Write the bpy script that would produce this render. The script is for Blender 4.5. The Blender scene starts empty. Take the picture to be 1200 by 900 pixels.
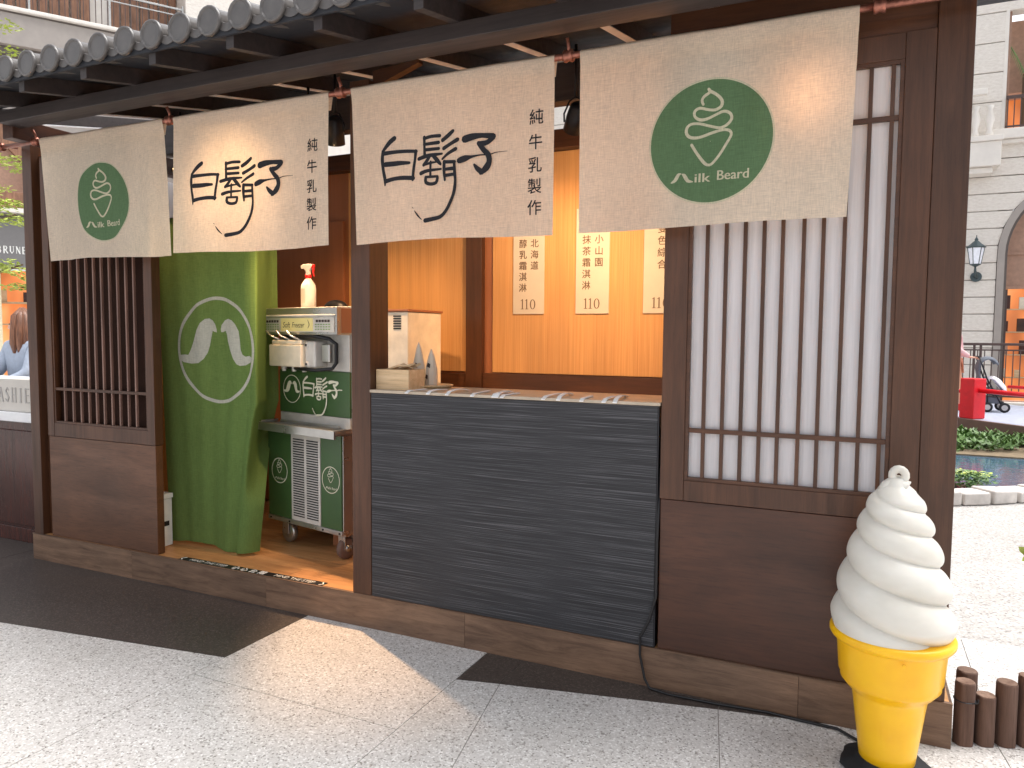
import bpy, bmesh, math, random
from mathutils import Vector, Matrix
random.seed(7)
S = bpy.context.scene
COL = S.collection
R = math.radians
# ------------------------------------------------------------------ camera
cd = bpy.data.cameras.new('camera'); cam = bpy.data.objects.new('camera', cd); COL.objects.link(cam)
cam.matrix_world = Matrix(((0.906768, -0.034381, 0.420226, 0), (0.421564, 0.056282, -0.90505, -3.0568),
                           (0.007465, 0.997823, 0.065528, 1.5), (0, 0, 0, 1)))
cd.sensor_width = 36; cd.lens = 26.1; cd.clip_start = .05; cd.clip_end = 2000
S.camera = cam
# ------------------------------------------------------------------ world, sun, exposure
SUN_EL, SUN_AZ = 70, 45         # azimuth clockwise from +Y: high behind the kiosk, veiled
W = bpy.data.worlds.new('World'); S.world = W; W.use_nodes = True
nt = W.node_tree; nt.nodes.clear()
out = nt.nodes.new('ShaderNodeOutputWorld'); bg = nt.nodes.new('ShaderNodeBackground'); sky = nt.nodes.new('ShaderNodeTexSky')
sky.sky_type = 'NISHITA'; sky.sun_disc = False; sky.sun_elevation = R(SUN_EL); sky.sun_rotation = R(SUN_AZ)
sky.air_density = 1.0; sky.dust_density = 3.5; sky.ozone_density = .6
hs = nt.nodes.new('ShaderNodeHueSaturation'); hs.inputs['Saturation'].default_value = .22
nt.links.new(sky.outputs[0], hs.inputs['Color']); nt.links.new(hs.outputs[0], bg.inputs[0]); nt.links.new(bg.outputs[0], out.inputs[0])
bg.inputs[1].default_value = .145
sl = bpy.data.lights.new('sun', 'SUN'); sun = bpy.data.objects.new('sun', sl); COL.objects.link(sun)
sl.energy = 1.8; sl.angle = R(45); sl.color = (1, .97, .93)
sd = Vector((math.sin(R(SUN_AZ))*math.cos(R(SUN_EL)), math.cos(R(SUN_AZ))*math.cos(R(SUN_EL)), math.sin(R(SUN_EL))))
sun.rotation_euler = sd.to_track_quat('Z', 'Y').to_euler()
S.view_settings.view_transform = 'Standard'; S.view_settings.look = 'None'
S.view_settings.exposure = 1.1; S.view_settings.gamma = 1
S.cycles.max_bounces = 7; S.cycles.diffuse_bounces = 4; S.cycles.transmission_bounces = 6; S.cycles.sample_clamp_indirect = 6

# ------------------------------------------------------------------ materials
def lin(c): return tuple((x/255/12.92 if x/255 <= .04045 else ((x/255+.055)/1.055)**2.4) for x in c)
class N:
    def __init__(s, name):
        s.m = bpy.data.materials.new(name); s.m.use_nodes = True; s.t = s.m.node_tree; s.n = s.t.nodes
        s.b = s.n['Principled BSDF']; s.out = s.n['Material Output']
        s.tc = s.n.new('ShaderNodeTexCoord')
    def new(s, t): return s.n.new(t)
    def link(s, a, b): s.t.links.new(a, b)
    def coord(s, scale, rnd=False):
        mp = s.new('ShaderNodeMapping'); mp.inputs['Scale'].default_value = scale
        if rnd:
            oi = s.new('ShaderNodeObjectInfo'); ml = s.new('ShaderNodeVectorMath'); ml.operation = 'SCALE'
            cx = s.new('ShaderNodeCombineXYZ'); s.link(oi.outputs['Random'], cx.inputs[0]); s.link(oi.outputs['Random'], cx.inputs[1]); s.link(oi.outputs['Random'], cx.inputs[2])
            ml.inputs['Scale'].default_value = 37.0; s.link(cx.outputs[0], ml.inputs[0])
            ad = s.new('ShaderNodeVectorMath'); s.link(s.tc.outputs['Object'], ad.inputs[0]); s.link(ml.outputs[0], ad.inputs[1])
            s.link(ad.outputs[0], mp.inputs[0])
        else: s.link(s.tc.outputs['Object'], mp.inputs[0])
        return mp.outputs[0]
    def noise(s, scale=(1, 1, 1), sc=5, det=4, rough=.55, rnd=False, dist=0):
        n = s.new('ShaderNodeTexNoise'); n.inputs['Scale'].default_value = sc; n.inputs['Detail'].default_value = det
        n.inputs['Roughness'].default_value = rough; n.inputs['Distortion'].default_value = dist
        s.link(s.coord(scale, rnd), n.inputs['Vector']); return n.outputs['Fac']
    def ramp(s, fac, stops, interp='LINEAR'):
        r = s.new('ShaderNodeValToRGB'); r.color_ramp.interpolation = interp
        e = r.color_ramp.elements
        while len(e) < len(stops): e.new(.5)
        for i, (p, c) in enumerate(stops):
            e[i].position = p; e[i].color = (*c, 1) if len(c) == 3 else c
        s.link(fac, r.inputs[0]); return r.outputs[0]
    def mix(s, a, b, fac=.5, mode='MIX'):
        m = s.new('ShaderNodeMix'); m.data_type = 'RGBA'; m.blend_type = mode
        for i, v in ((0, fac), (6, a), (7, b)):
            if hasattr(v, 'links'): s.link(v, m.inputs[i])
            else: m.inputs[i].default_value = v if i == 0 else (*v, 1)
        return m.outputs[2]
    def bump(s, h, strength=.3, dist=.002):
        b = s.new('ShaderNodeBump'); b.inputs['Strength'].default_value = strength; b.inputs['Distance'].default_value = dist
        s.link(h, b.inputs['Height']); s.link(b.outputs[0], s.b.inputs['Normal']); return b
    def col(s, c):
        if hasattr(c, 'links'): s.link(c, s.b.inputs['Base Color'])
        else: s.b.inputs['Base Color'].default_value = (*c, 1)
    def rough(s, v):
        if hasattr(v, 'links'): s.link(v, s.b.inputs['Roughness'])
        else: s.b.inputs['Roughness'].default_value = v
M = {}
def plain(name, c, rough=.5, metal=0, var=.12, sc=12, bump=0, spec=None, emis=None, estr=0):
    k = N(name)
    f = k.noise(sc=sc, rnd=True)
    k.col(k.ramp(f, [(.3, tuple(x*(1-var) for x in c)), (.7, tuple(min(1, x*(1+var)) for x in c))]))
    k.rough(k.ramp(f, [(.3, (rough*.85,)*3), (.7, (min(1, rough*1.15),)*3)]))
    k.b.inputs['Metallic'].default_value = metal
    if spec is not None: k.b.inputs['Specular IOR Level'].default_value = spec
    if bump: k.bump(k.noise(sc=sc*12, rnd=True), bump)
    if emis: k.b.inputs['Emission Color'].default_value = (*emis, 1); k.b.inputs['Emission Strength'].default_value = estr
    M[name] = k.m; return k.m
def wood(name, c1, c2, axis='x', sc=6, rough=.45, stretch=14, bump=.12, rnd=True):
    k = N(name); s = {'x': (1, stretch, stretch), 'y': (stretch, 1, stretch), 'z': (stretch, stretch, 1)}[axis]
    g = k.noise(s, sc=sc*.25, det=6, rough=.65, rnd=rnd, dist=.6)
    big = k.noise((1, 1, 1), sc=2.2, det=2, rnd=rnd)
    fine = k.noise(tuple(3*q_ if q_ > 1 else 1 for q_ in s), sc=sc*1.6, det=5, rough=.75, rnd=rnd)
    a = k.ramp(g, [(.3, c1), (.5, tuple((x+y)/2 for x, y in zip(c1, c2))), (.72, c2)])
    a = k.mix(a, k.ramp(fine, [(.32, (.62, .60, .58)), (.48, (.98, .98, .98)), (.7, (1.14, 1.14, 1.14))]), .95, 'MULTIPLY')
    k.col(k.mix(a, k.ramp(big, [(.35, (.72, .72, .72)), (.65, (1.12, 1.1, 1.08))]), .8, 'MULTIPLY'))
    k.rough(k.ramp(g, [(.3, (rough*1.2,)*3), (.7, (rough*.85,)*3)]))
    k.bump(g, bump, .001)
    M[name] = k.m; return k.m
wood('dark_wood_x', lin((66, 38, 22)), lin((94, 57, 34)), 'x', rough=.42)
wood('dark_wood_y', lin((58, 36, 30)), lin((88, 56, 42)), 'y')
wood('dark_wood_z', lin((66, 39, 23)), lin((94, 58, 36)), 'z', rough=.42)
wood('slat_wood', lin((112, 84, 74)), lin((146, 112, 98)), 'z', rough=.4)
wood('beam_wood', lin((44, 38, 38)), lin((64, 54, 52)), 'x', rough=.5)
wood('board_reflection', lin((76, 47, 30)), lin((108, 70, 46)), 'x', sc=5, rough=.42, stretch=5)  # lower board wood again, with its greyer reflection put into the colour
wood('board_wood', lin((58, 31, 18)), lin((88, 50, 30)), 'x', sc=5, rough=.38, stretch=5)
wood('vinyl_plank', lin((92, 68, 52)), lin((142, 112, 90)), 'x', sc=12, rough=.5, stretch=9)
wood('deck_plank', lin((170, 118, 72)), lin((212, 160, 108)), 'x', sc=7, rough=.42, stretch=9)
wood('mahogany', lin((56, 26, 20)), lin((86, 42, 32)), 'z', rough=.25)
wood('log_bark', lin((78, 56, 46)), lin((112, 84, 70)), 'z', sc=8, rough=.8, bump=.5)
wood('log_end', lin((96, 72, 60)), lin((150, 122, 104)), 'z', sc=10, rough=.85, stretch=2)
wood('pale_wood', lin((205, 172, 130)), lin((232, 204, 166)), 'x', sc=6, rough=.5)
wood('shutter_wood', lin((128, 92, 72)), lin((168, 124, 98)), 'z', rough=.6)
plain('tile_grey', lin((86, 82, 80)), .38, var=.2, sc=20, bump=.08, spec=.6)
plain('roof_deck', lin((38, 40, 46)), .7)
plain('daylight_white', lin((232, 234, 238)), .5)
plain('copper', lin((150, 96, 80)), .35, .7, sc=60, var=.35)
plain('black_metal', lin((34, 34, 38)), .4, .3)
plain('black_rubber', lin((30, 30, 33)), .75, bump=.2)
plain('steel', lin((188, 186, 182)), .3, .85, sc=6)
plain('steel_white', lin((206, 202, 196)), .35, .1)
plain('cream_plastic', lin((235, 222, 200)), .35)
plain('dark_backing', lin((44, 28, 22)), .9, spec=.1)
plain('dark_slot', lin((30, 26, 24)), .7)
plain('green_panel', lin((62, 92, 52)), .35, var=.06)
plain('print_cream', lin((226, 222, 200)), .6, var=.04)
plain('card_ink', lin((104, 84, 66)), .7, var=.05)
plain('print_dark', lin((58, 50, 48)), .7, var=.05)
plain('print_white', lin((238, 238, 234)), .5, var=.02)
plain('print_yellow', lin((226, 216, 150)), .4, var=.04)
plain('card_white', lin((208, 196, 180)), .7, var=.03)
plain('plastic_red', lin((196, 30, 30)), .35)
plain('bottle_white', lin((226, 216, 208)), .35)
plain('paper_strip', lin((240, 240, 240)), .6, var=.03)
plain('white_box', lin((226, 224, 220)), .7)
plain('pond_stone', lin((196, 190, 184)), .85, var=.2, sc=9, bump=.5)
plain('red_paint', lin((228, 26, 40)), .35, var=.08)
plain('bridge_wood', lin((112, 88, 78)), .7)
plain('bridge_deck', lin((160, 166, 182)), .75)
plain('rail_iron', lin((88, 72, 68)), .45, .3)
plain('lamp_iron', lin((78, 92, 96)), .5, .3)
plain('lamp_glass', lin((222, 226, 240)), .25, emis=(1, 1, 1), estr=.1)
plain('panel_beige', lin((178, 142, 122)), .7)
plain('concrete', lin((170, 162, 156)), .85, var=.08, sc=3)
plain('concrete_dark', lin((110, 102, 98)), .85)
plain('sign_grey', lin((122, 120, 120)), .7, var=.06)
plain('marble', lin((236, 236, 238)), .2, var=.05, sc=4)
plain('sign_stone', lin((206, 200, 192)), .6, var=.05)
plain('letter_grey', lin((176, 172, 168)), .5)
plain('skin', lin((226, 172, 146)), .5, var=.05)
plain('blazer', lin((158, 168, 184)), .85, var=.1, sc=30, bump=.3)
plain('skirt', lin((52, 52, 62)), .85)
plain('pink_cloth', lin((236, 190, 190)), .85)
plain('orange_cloth', lin((232, 168, 132)), .85)
plain('stroller_grey', lin((104, 110, 120)), .8)
plain('white_cloth', lin((238, 234, 240)), .85)
plain('leaf_yellow', lin((172, 186, 82)), .5, var=.3, sc=4)
plain('leaf_green', lin((84, 116, 56)), .5, var=.45, sc=5)
plain('leaf_pale', lin((120, 150, 90)), .55, var=.3, sc=5)
plain('bark', lin((110, 88, 68)), .9)
plain('soil', lin((120, 104, 82)), .95, var=.3)
plain('cream_post', lin((232, 222, 190)), .6)
plain('floor_cable', lin((24, 22, 24)), .5)
plain('grout', lin((138, 132, 126)), .9)
k = N('hair'); f = k.noise((30, 30, 2), sc=3); k.col(k.ramp(f, [(.3, lin((74, 46, 34))), (.7, lin((140, 94, 68)))])); k.rough(.5); M['hair'] = k.m
# bamboo strip wallpaper
def strips(name, stops, rough, axis='x', bump=.3, scx=160):
    k = N(name); s = (1, .02, .003) if axis == 'x' else (.004, .02, 1)
    f = k.noise(s, sc=scx, det=3, rough=.7)
    f2 = k.noise((1, .1, .05) if axis == 'x' else (.05, .1, 1), sc=18, det=2)
    k.col(k.mix(k.ramp(f, stops), k.ramp(f2, [(.3, (.9, .9, .9)), (.7, (1.05, 1.05, 1.05))]), 1, 'MULTIPLY'))
    k.rough(rough); k.bump(f, bump, .002); M[name] = k.m
strips('bamboo_paper', [(.3, lin((186, 128, 74))), (.5, lin((208, 154, 96))), (.7, lin((222, 172, 114)))], .5, scx=380)
strips('brown_panel', [(.3, lin((160, 100, 66))), (.7, lin((168, 108, 72)))], .5, bump=.05, scx=300)
strips('counter_weave', [(.30, lin((20, 20, 23))), (.47, lin((38, 38, 42))), (.57, lin((62, 62, 66))), (.70, lin((124, 122, 126)))], .6, 'z', .5, 420)
k = N('counter_top'); k.col(k.ramp(k.noise(sc=14), [(.3, lin((176, 160, 140))), (.7, lin((200, 184, 164)))])); k.rough(.35); M['counter_top'] = k.m
# terrazzo
def terrazzo(name, base, dark, light, sc=170, rough=.32, dd=.3):
    k = N(name)
    v = k.new('ShaderNodeTexVoronoi'); v.inputs['Scale'].default_value = sc; k.link(k.coord((1, 1, 1)), v.inputs['Vector'])
    sx = k.new('ShaderNodeSeparateColor'); k.link(v.outputs['Color'], sx.inputs[0])
    c = k.ramp(sx.outputs[0], [(0, dark), (dd, base), (.75, base), (.95, light)])
    f = k.noise(sc=1.3, det=5, rough=.65, dist=.8); c1 = k.mix(c, k.ramp(f, [(.3, (.90, .90, .89)), (.55, (1.0, 1.0, 1.0)), (.7, (1.05, 1.05, 1.05))]), 1, 'MULTIPLY')
    g = k.noise(sc=9, det=4, rough=.7); c2 = k.mix(c1, k.ramp(g, [(.25, (.80, .79, .77)), (.36, (1, 1, 1))]), .5, 'MULTIPLY')
    n2 = k.noise(sc=sc*.9, det=3); c3 = k.mix(c2, k.ramp(n2, [(.35, (.86, .855, .85)), (.6, (1.06, 1.06, 1.06))]), .8, 'MULTIPLY')
    k.col(c3); k.rough(rough); M[name] = k.m
terrazzo('terrazzo_light', lin((203, 199, 196)), lin((128, 122, 116)), lin((232, 230, 228)), sc=150, dd=.2)
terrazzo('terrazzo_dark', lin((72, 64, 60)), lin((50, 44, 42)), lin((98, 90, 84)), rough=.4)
terrazzo('ground_light', lin((174, 171, 168)), lin((112, 108, 104)), lin((204, 202, 200)), sc=95, rough=.4, dd=.2)
# building stone with relief
k = N('facade_stone'); f = k.noise((1, 1, 2.5), sc=9, det=6, rough=.7); k.col(k.ramp(f, [(.3, lin((222, 214, 204))), (.7, lin((244, 238, 230)))])); k.rough(.85); k.bump(f, .5, .03); M['facade_stone'] = k.m
plain('facade_trim', lin((236, 230, 222)), .8, var=.05, sc=4)
# translucent cloths
def cloth(name, c, trans=.35, var=.06, weave=420, rough=.9, tc=None):
    k = N(name)
    a = k.noise((1, 1, .06), sc=weave, det=2); b = k.noise((.06, 1, 1), sc=weave, det=2)
    big = k.noise((1, 1, .5), sc=4, det=3)
    w = k.mix(k.ramp(a, [(.3, (.86,)*3), (.7, (1.06,)*3)]), k.ramp(b, [(.3, (.86,)*3), (.7, (1.06,)*3)]), 1, 'MULTIPLY')
    w2 = k.mix(w, k.ramp(big, [(.3, (1-var,)*3), (.7, (1+var,)*3)]), 1, 'MULTIPLY')
    c2 = k.mix(c, w2, 1, 'MULTIPLY'); k.col(c2); k.rough(rough); k.b.inputs['Specular IOR Level'].default_value = .15
    bp = k.new('ShaderNodeBump'); bp.inputs['Strength'].default_value = .5; bp.inputs['Distance'].default_value = .02
    k.link(k.noise((1, 1, .3), sc=6, det=4, rough=.5, dist=.6), bp.inputs['Height'])
    b2 = k.bump(a, .15, .0008); k.link(bp.outputs[0], b2.inputs['Normal'])
    tr = k.new('ShaderNodeBsdfTranslucent'); mx = k.new('ShaderNodeMixShader'); mx.inputs[0].default_value = trans
    k.link(c2, tr.inputs[0]); k.link(k.b.outputs[0], mx.inputs[1]); k.link(tr.outputs[0], mx.inputs[2]); k.link(mx.outputs[0], k.out.inputs[0])
    M[name] = k.m
cloth('linen', lin((246, 228, 206)), .45)
cloth('linen_ink', lin((50, 50, 54)), .1, weave=300)
cloth('linen_green', lin((104, 132, 96)), .3)
cloth('linen_cream', lin((222, 214, 186)), .35)
cloth('curtain_green', lin((122, 150, 84)), .42, weave=300)
cloth('curtain_print', lin((206, 204, 190)), .3, weave=300)
k = N('shoji_paper'); cc_ = k.ramp(k.noise((1, 1, .03), sc=120, det=2), [(.3, lin((232, 230, 232))), (.7, lin((243, 241, 243)))]); k.col(cc_); k.rough(.7)
tr = k.new('ShaderNodeBsdfTranslucent'); mx = k.new('ShaderNodeMixShader'); mx.inputs[0].default_value = .35
k.link(cc_, tr.inputs[0]); k.link(k.b.outputs[0], mx.inputs[1]); k.link(tr.outputs[0], mx.inputs[2]); k.link(mx.outputs[0], k.out.inputs[0]); M['shoji_paper'] = k.m
# water
k = N('water'); k.col(lin((70, 96, 116))); k.rough(.06); k.b.inputs['Specular IOR Level'].default_value = .7
k.bump(k.noise((1, 1, 1), sc=5, det=4), .35, .02); M['water'] = k.m
# warm shop interior seen through windows
def shop(name, c1, c2, c3, e):
    k = N(name)
    c = k.ramp(k.noise((1, 1, .6), sc=1.1, det=2, rough=.4), [(.3, c1), (.5, c2), (.75, c3)]); k.col(c)
    k.link(c, k.b.inputs['Emission Color']); k.b.inputs['Emission Strength'].default_value = e; k.rough(.3); M[name] = k.m
shop('shop_glow', lin((140, 76, 40)), lin((206, 120, 64)), lin((240, 190, 130)), .5)
k = N('lamp_glow'); k.b.inputs['Emission Color'].default_value = (1, .62, .28, 1); k.b.inputs['Emission Strength'].default_value = 25; M['lamp_glow'] = k.m

# ------------------------------------------------------------------ mesh helpers
class MB:
    def __init__(s): s.v = []; s.f = []; s.sm = False
    def add(s, vs, fs):
        o = len(s.v); s.v += [tuple(p) for p in vs]; s.f += [tuple(o+i for i in f) for f in fs]; return s
    def box(s, x0, x1, y0, y1, z0, z1, mt=None):
        vs = [(x, y, z) for z in (z0, z1) for y in (y0, y1) for x in (x0, x1)]
        if mt: vs = [mt @ Vector(p) for p in vs]
        return s.add(vs, [(0, 2, 3, 1), (4, 5, 7, 6), (0, 1, 5, 4), (2, 6, 7, 3), (0, 4, 6, 2), (1, 3, 7, 5)])
    def prism(s, poly, z0, z1):
        n = len(poly); vs = [(x, y, z0) for x, y in poly] + [(x, y, z1) for x, y in poly]
        return s.add(vs, [tuple(range(n))[::-1], tuple(range(n, 2*n))] + [(i, (i+1) % n, n+(i+1) % n, n+i) for i in range(n)])
    def tube(s, pts, r, n=10, cap=True):
        pts = [Vector(p) for p in pts]; rs = r if isinstance(r, (list, tuple)) else [r]*len(pts)
        o = len(s.v); ref = None
        for i, p in enumerate(pts):
            t = (pts[min(i+1, len(pts)-1)] - pts[max(i-1, 0)]).normalized()
            if ref is None: ref = t.orthogonal().normalized()
            ref = (ref - t*ref.dot(t)).normalized(); b = t.cross(ref)
            for j in range(n):
                a = 2*math.pi*j/n; s.v.append(tuple(p + (ref*math.cos(a)+b*math.sin(a))*rs[i]))
        for i in range(len(pts)-1):
            for j in range(n): s.f.append((o+i*n+j, o+i*n+(j+1) % n, o+(i+1)*n+(j+1) % n, o+(i+1)*n+j))
        if cap: s.f.append(tuple(o+j for j in range(n))[::-1]); s.f.append(tuple(o+(len(pts)-1)*n+j for j in range(n)))
        return s
    def lathe(s, prof, n=32, c=(0, 0, 0)):
        o = len(s.v)
        for r, z in prof:
            for j in range(n): a = 2*math.pi*j/n; s.v.append((c[0]+r*math.cos(a), c[1]+r*math.sin(a), c[2]+z))
        for i in range(len(prof)-1):
            for j in range(n): s.f.append((o+i*n+j, o+i*n+(j+1) % n, o+(i+1)*n+(j+1) % n, o+(i+1)*n+j))
        s.f.append(tuple(o+j for j in range(n))[::-1]); s.f.append(tuple(o+(len(prof)-1)*n+j for j in range(n)))
        return s
    def obj(s, name, mat, parent=None, bevel=0, smooth=False, loc=None, seg=2, solid=0):
        me = bpy.data.meshes.new(name); me.from_pydata(s.v, [], s.f); me.update()
        if smooth: me.polygons.foreach_set('use_smooth', [True]*len(me.polygons))
        me.materials.append(M[mat])
        return link(name, me, parent, bevel, loc, seg, solid)
def link(name, me, parent=None, bevel=0, loc=None, seg=2, solid=0):
    o = bpy.data.objects.new(name, me); COL.objects.link(o)
    if loc is not None: o.location = loc
    if parent is not None:
        o.parent = parent
        if parent.get('_inv'): o.matrix_parent_inverse = parent.matrix_basis.inverted()
    if solid:
        m = o.modifiers.new('solid', 'SOLIDIFY'); m.thickness = solid; m.offset = 0
    if bevel:
        m = o.modifiers.new('bevel', 'BEVEL'); m.width = bevel; m.segments = seg; m.limit_method = 'ANGLE'; m.angle_limit = R(50)
        me.polygons.foreach_set('use_smooth', [True]*len(me.polygons))
        w = o.modifiers.new('wn', 'WEIGHTED_NORMAL'); w.keep_sharp = True
    return o
def B(x0, x1, y0, y1, z0, z1, name, mat, parent=None, bevel=.002, **k):
    return MB().box(x0, x1, y0, y1, z0, z1).obj(name, mat, parent, bevel, **k)
def thing(name, label, cat, loc, rotz=0, group=None, local=False):
    """Empty at the thing's base; parts are given in world coordinates unless local."""
    o = bpy.data.objects.new(name, None); COL.objects.link(o); o.location = loc; o.rotation_euler = (0, 0, rotz); o.empty_display_size = .1
    o.matrix_basis = Matrix.Translation(Vector(loc)) @ Matrix.Rotation(rotz, 4, 'Z')
    tag(o, label, cat, group)
    if not local: o['_inv'] = 1
    return o
def tag(o, label, cat, group=None):
    o['label'] = label; o['category'] = cat
    if group: o['group'] = group
    return o
def structure(o): o['kind'] = 'structure'; return o
def stuff(o): o['kind'] = 'stuff'; return o

# flat print helpers: fn(a, b, k) -> point, a right, b up (metres), k = layer
def ribbon(mb, pts, fn, layer, scale=1, ox=0, oz=0, smooth=3):
    P = [(x*scale+ox, z*scale+oz, w*scale) for x, z, w in pts]
    if smooth > 1 and len(P) > 2:
        Q = []
        for i in range(len(P)-1):
            p0, p1, p2, p3 = P[max(i-1, 0)], P[i], P[i+1], P[min(i+2, len(P)-1)]
            for j in range(smooth):
                t = j/smooth
                Q.append(tuple(.5*((2*b)+(-a+c)*t+(2*a-5*b+4*c-d)*t*t+(-a+3*b-3*c+d)*t**3) for a, b, c, d in zip(p0, p1, p2, p3)))
        P = Q+[P[-1]]
    vs = []; n = len(P)
    for i, (x, z, w) in enumerate(P):
        a = P[max(i-1, 0)]; b = P[min(i+1, n-1)]; dx, dz = b[0]-a[0], b[1]-a[1]; l = math.hypot(dx, dz) or 1
        nx, nz = -dz/l, dx/l; w = max(w, .0005)/2
        vs += [fn(x+nx*w, z+nz*w, layer), fn(x-nx*w, z-nz*w, layer)]
    fs = [(2*i, 2*i+1, 2*i+3, 2*i+2) for i in range(n-1)]
    # rounded ends
    mb.add(vs, fs)
    for e, (q, pr) in enumerate(((P[0], P[1]), (P[-1], P[-2]))):
        w = max(q[2], .0005)/2; ang = math.atan2(q[1]-pr[1], q[0]-pr[0])
        c = [fn(q[0], q[1], layer)] + [fn(q[0]+w*math.cos(ang+t), q[1]+w*math.sin(ang+t), layer) for t in (-1.57, -.8, 0, .8, 1.57)]
        mb.add(c, [(0, i, i+1) for i in range(1, 5)])
def disc(mb, cx, cz, r0, r1, fn, layer, n=72, rings=5, wob=0):
    vs = []; fs = []
    for i in range(rings+1):
        r = r0+(r1-r0)*i/rings
        for j in range(n):
            a = 2*math.pi*j/n; rr = r*(1+wob*math.sin(2*a+1)); vs.append(fn(cx+rr*math.cos(a), cz+rr*math.sin(a), layer))
    for i in range(rings):
        for j in range(n): fs.append((i*n+j, i*n+(j+1) % n, (i+1)*n+(j+1) % n, (i+1)*n+j))
    mb.add(vs, fs)
_tc = {}
def glyphs(body):
    if body not in _tc:
        cu = bpy.data.curves.new('t', 'FONT'); cu.body = body; cu.size = 1; cu.fill_mode = 'FRONT'; cu.resolution_u = 3
        ob = bpy.data.objects.new('t', cu); COL.objects.link(ob)
        me = bpy.data.meshes.new_from_object(ob)
        vs = [(v.co.x, v.co.y) for v in me.vertices]; fs = [tuple(p.vertices) for p in me.polygons]
        bpy.data.objects.remove(ob); bpy.data.curves.remove(cu); bpy.data.meshes.remove(me)
        _tc[body] = (vs, fs)
    return _tc[body]
def text_fit(mb, body, x0, x1, z0, z1, fn, layer, slant=0):
    vs, fs = glyphs(body)
    if not vs: return
    a0, a1 = min(v[0] for v in vs), max(v[0] for v in vs); b0, b1 = min(v[1] for v in vs), max(v[1] for v in vs)
    mb.add([fn(x0+(x-a0)/(a1-a0)*(x1-x0)+slant*(y-b0)/(b1-b0)*(z1-z0), z0+(y-b0)/(b1-b0)*(z1-z0), layer) for x, y in vs], fs)
from mathutils.geometry import tessellate_polygon
def poly_fill(mb, pts, fn, layer, maxlen=.02):
    bm = bmesh.new(); vs = [bm.verts.new((x, z, 0)) for x, z in pts]
    for t in tessellate_polygon([[Vector((x, z, 0)) for x, z in pts]]):
        try: bm.faces.new([vs[i] for i in t])
        except ValueError: pass
    for _ in range(6):
        e = [e for e in bm.edges if e.calc_length() > maxlen]
        if not e: break
        bmesh.ops.subdivide_edges(bm, edges=e, cuts=1); bmesh.ops.triangulate(bm, faces=[f for f in bm.faces if len(f.verts) > 3])
    bm.verts.index_update()
    mb.add([fn(v.co.x, v.co.y, layer) for v in bm.verts], [tuple(v.index for v in f.verts) for f in bm.faces]); bm.free()
def char(mb, ch, cx, cz, size, fn, layer, bold=0):
    vs, fs = glyphs(ch)
    if not vs: return
    k = size*.98; mx = .5; my = .38
    mb.add([fn(cx+(x-mx)*k, cz+(y-my)*k, layer) for x, y in vs], fs)
    if bold:
        for i, (dx, dz) in enumerate(((bold, 0), (0, bold))):
            mb.add([fn(cx+(x-mx)*k+dx, cz+(y-my)*k+dz, layer+.3+.2*i) for x, y in vs], fs)
LOGO = [[(231,-264,22.1),(204,-279,23.4),(176,-302,18.2),(162,-316,14.3)],[(162,-316,16.9),(157,-354,19.5),(162,-406,16.6),(169,-440,18.2),(170,-474,8.3)],[(169,-327,20.1),(231,-327,16.9),(299,-329,15.7),(349,-334,14.2)],[(345,-333,18.2),(340,-371,14.2),(332,-409,15.6),(325,-459,15.4)],[(173,-378,23.0),(224,-380,23.3),(265,-380,20.1),(309,-382,13.1)],[(176,-455,20.8),(224,-449,18.2),(278,-448,19.5),(329,-453,19.3)],[(393,-276,15.7),(393,-315,13.1),(394,-353,15.6)],[(392,-282,15.3),(431,-276,15.3),(476,-278,15.7)],[(392,-308,14.3),(469,-307,16.6)],[(395,-333,15.7),(470,-334,14.5)],[(362,-370,17.7),(405,-361,18.1),(444,-359,15.7),(488,-359,9.7)],[(421,-361,16.9),(408,-380,16.6),(388,-400,15.5)],[(437,-360,16.9),(460,-384,20.5),(479,-404,13.0)],[(392,-399,12.0),(431,-393,11.0),(460,-393,6.6)],[(426,-389,12.1),(424,-417,11.8)],[(372,-436,18.6),(411,-427,15.4),(482,-426,9.6)],[(424,-431,11.8),(424,-453,13.0)],[(399,-456,15.6),(399,-478,16.9),(424,-488,15.4),(454,-484,15.7),(462,-461,14.5)],[(401,-455,11.8),(462,-457,12.1)],[(492,-300,18.8),(521,-284,19.9),(547,-266,16.5)],[(498,-337,18.2),(536,-321,16.6),(571,-306,19.3)],[(490,-383,10.4),(521,-363,14.2),(562,-346,17.5)],[(500,-396,16.9),(499,-434,16.9),(503,-477,12.1)],[(500,-397,15.6),(556,-402,15.7)],[(554,-402,14.3),(556,-445,15.4),(559,-483,14.2),(556,-515,16.9),(547,-547,15.7),(528,-584,16.9),(505,-616,16.6),(476,-638,17.7),(437,-645,18.9),(392,-650,20.5)],[(508,-430,14.2),(549,-430,16.9)],[(509,-457,15.4),(553,-456,14.5)],[(372,-644,2.7),(355,-629,7.7),(342,-614,7.1),(333,-602,3.3)],[(326,-590,3.2),(321,-585,3.2)],[(608,-308,33.3),(645,-301,29.7),(694,-300,20.8),(743,-307,27.4)],[(744,-311,22.1),(716,-331,21.9),(685,-335,24.2)],[(676,-332,20.8),(698,-361,23.0),(720,-384,25.4),(725,-414,25.2),(710,-441,30.2),(684,-461,16.4)],[(690,-457,24.1),(668,-440,21.7),(653,-422,10.6)],[(581,-399,26.5),(609,-392,27.8),(640,-387,12.1),(683,-383,6.6),(725,-384,6.0),(755,-377,3.8),(791,-376,2.2),(811,-376,1.6)]]
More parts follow.
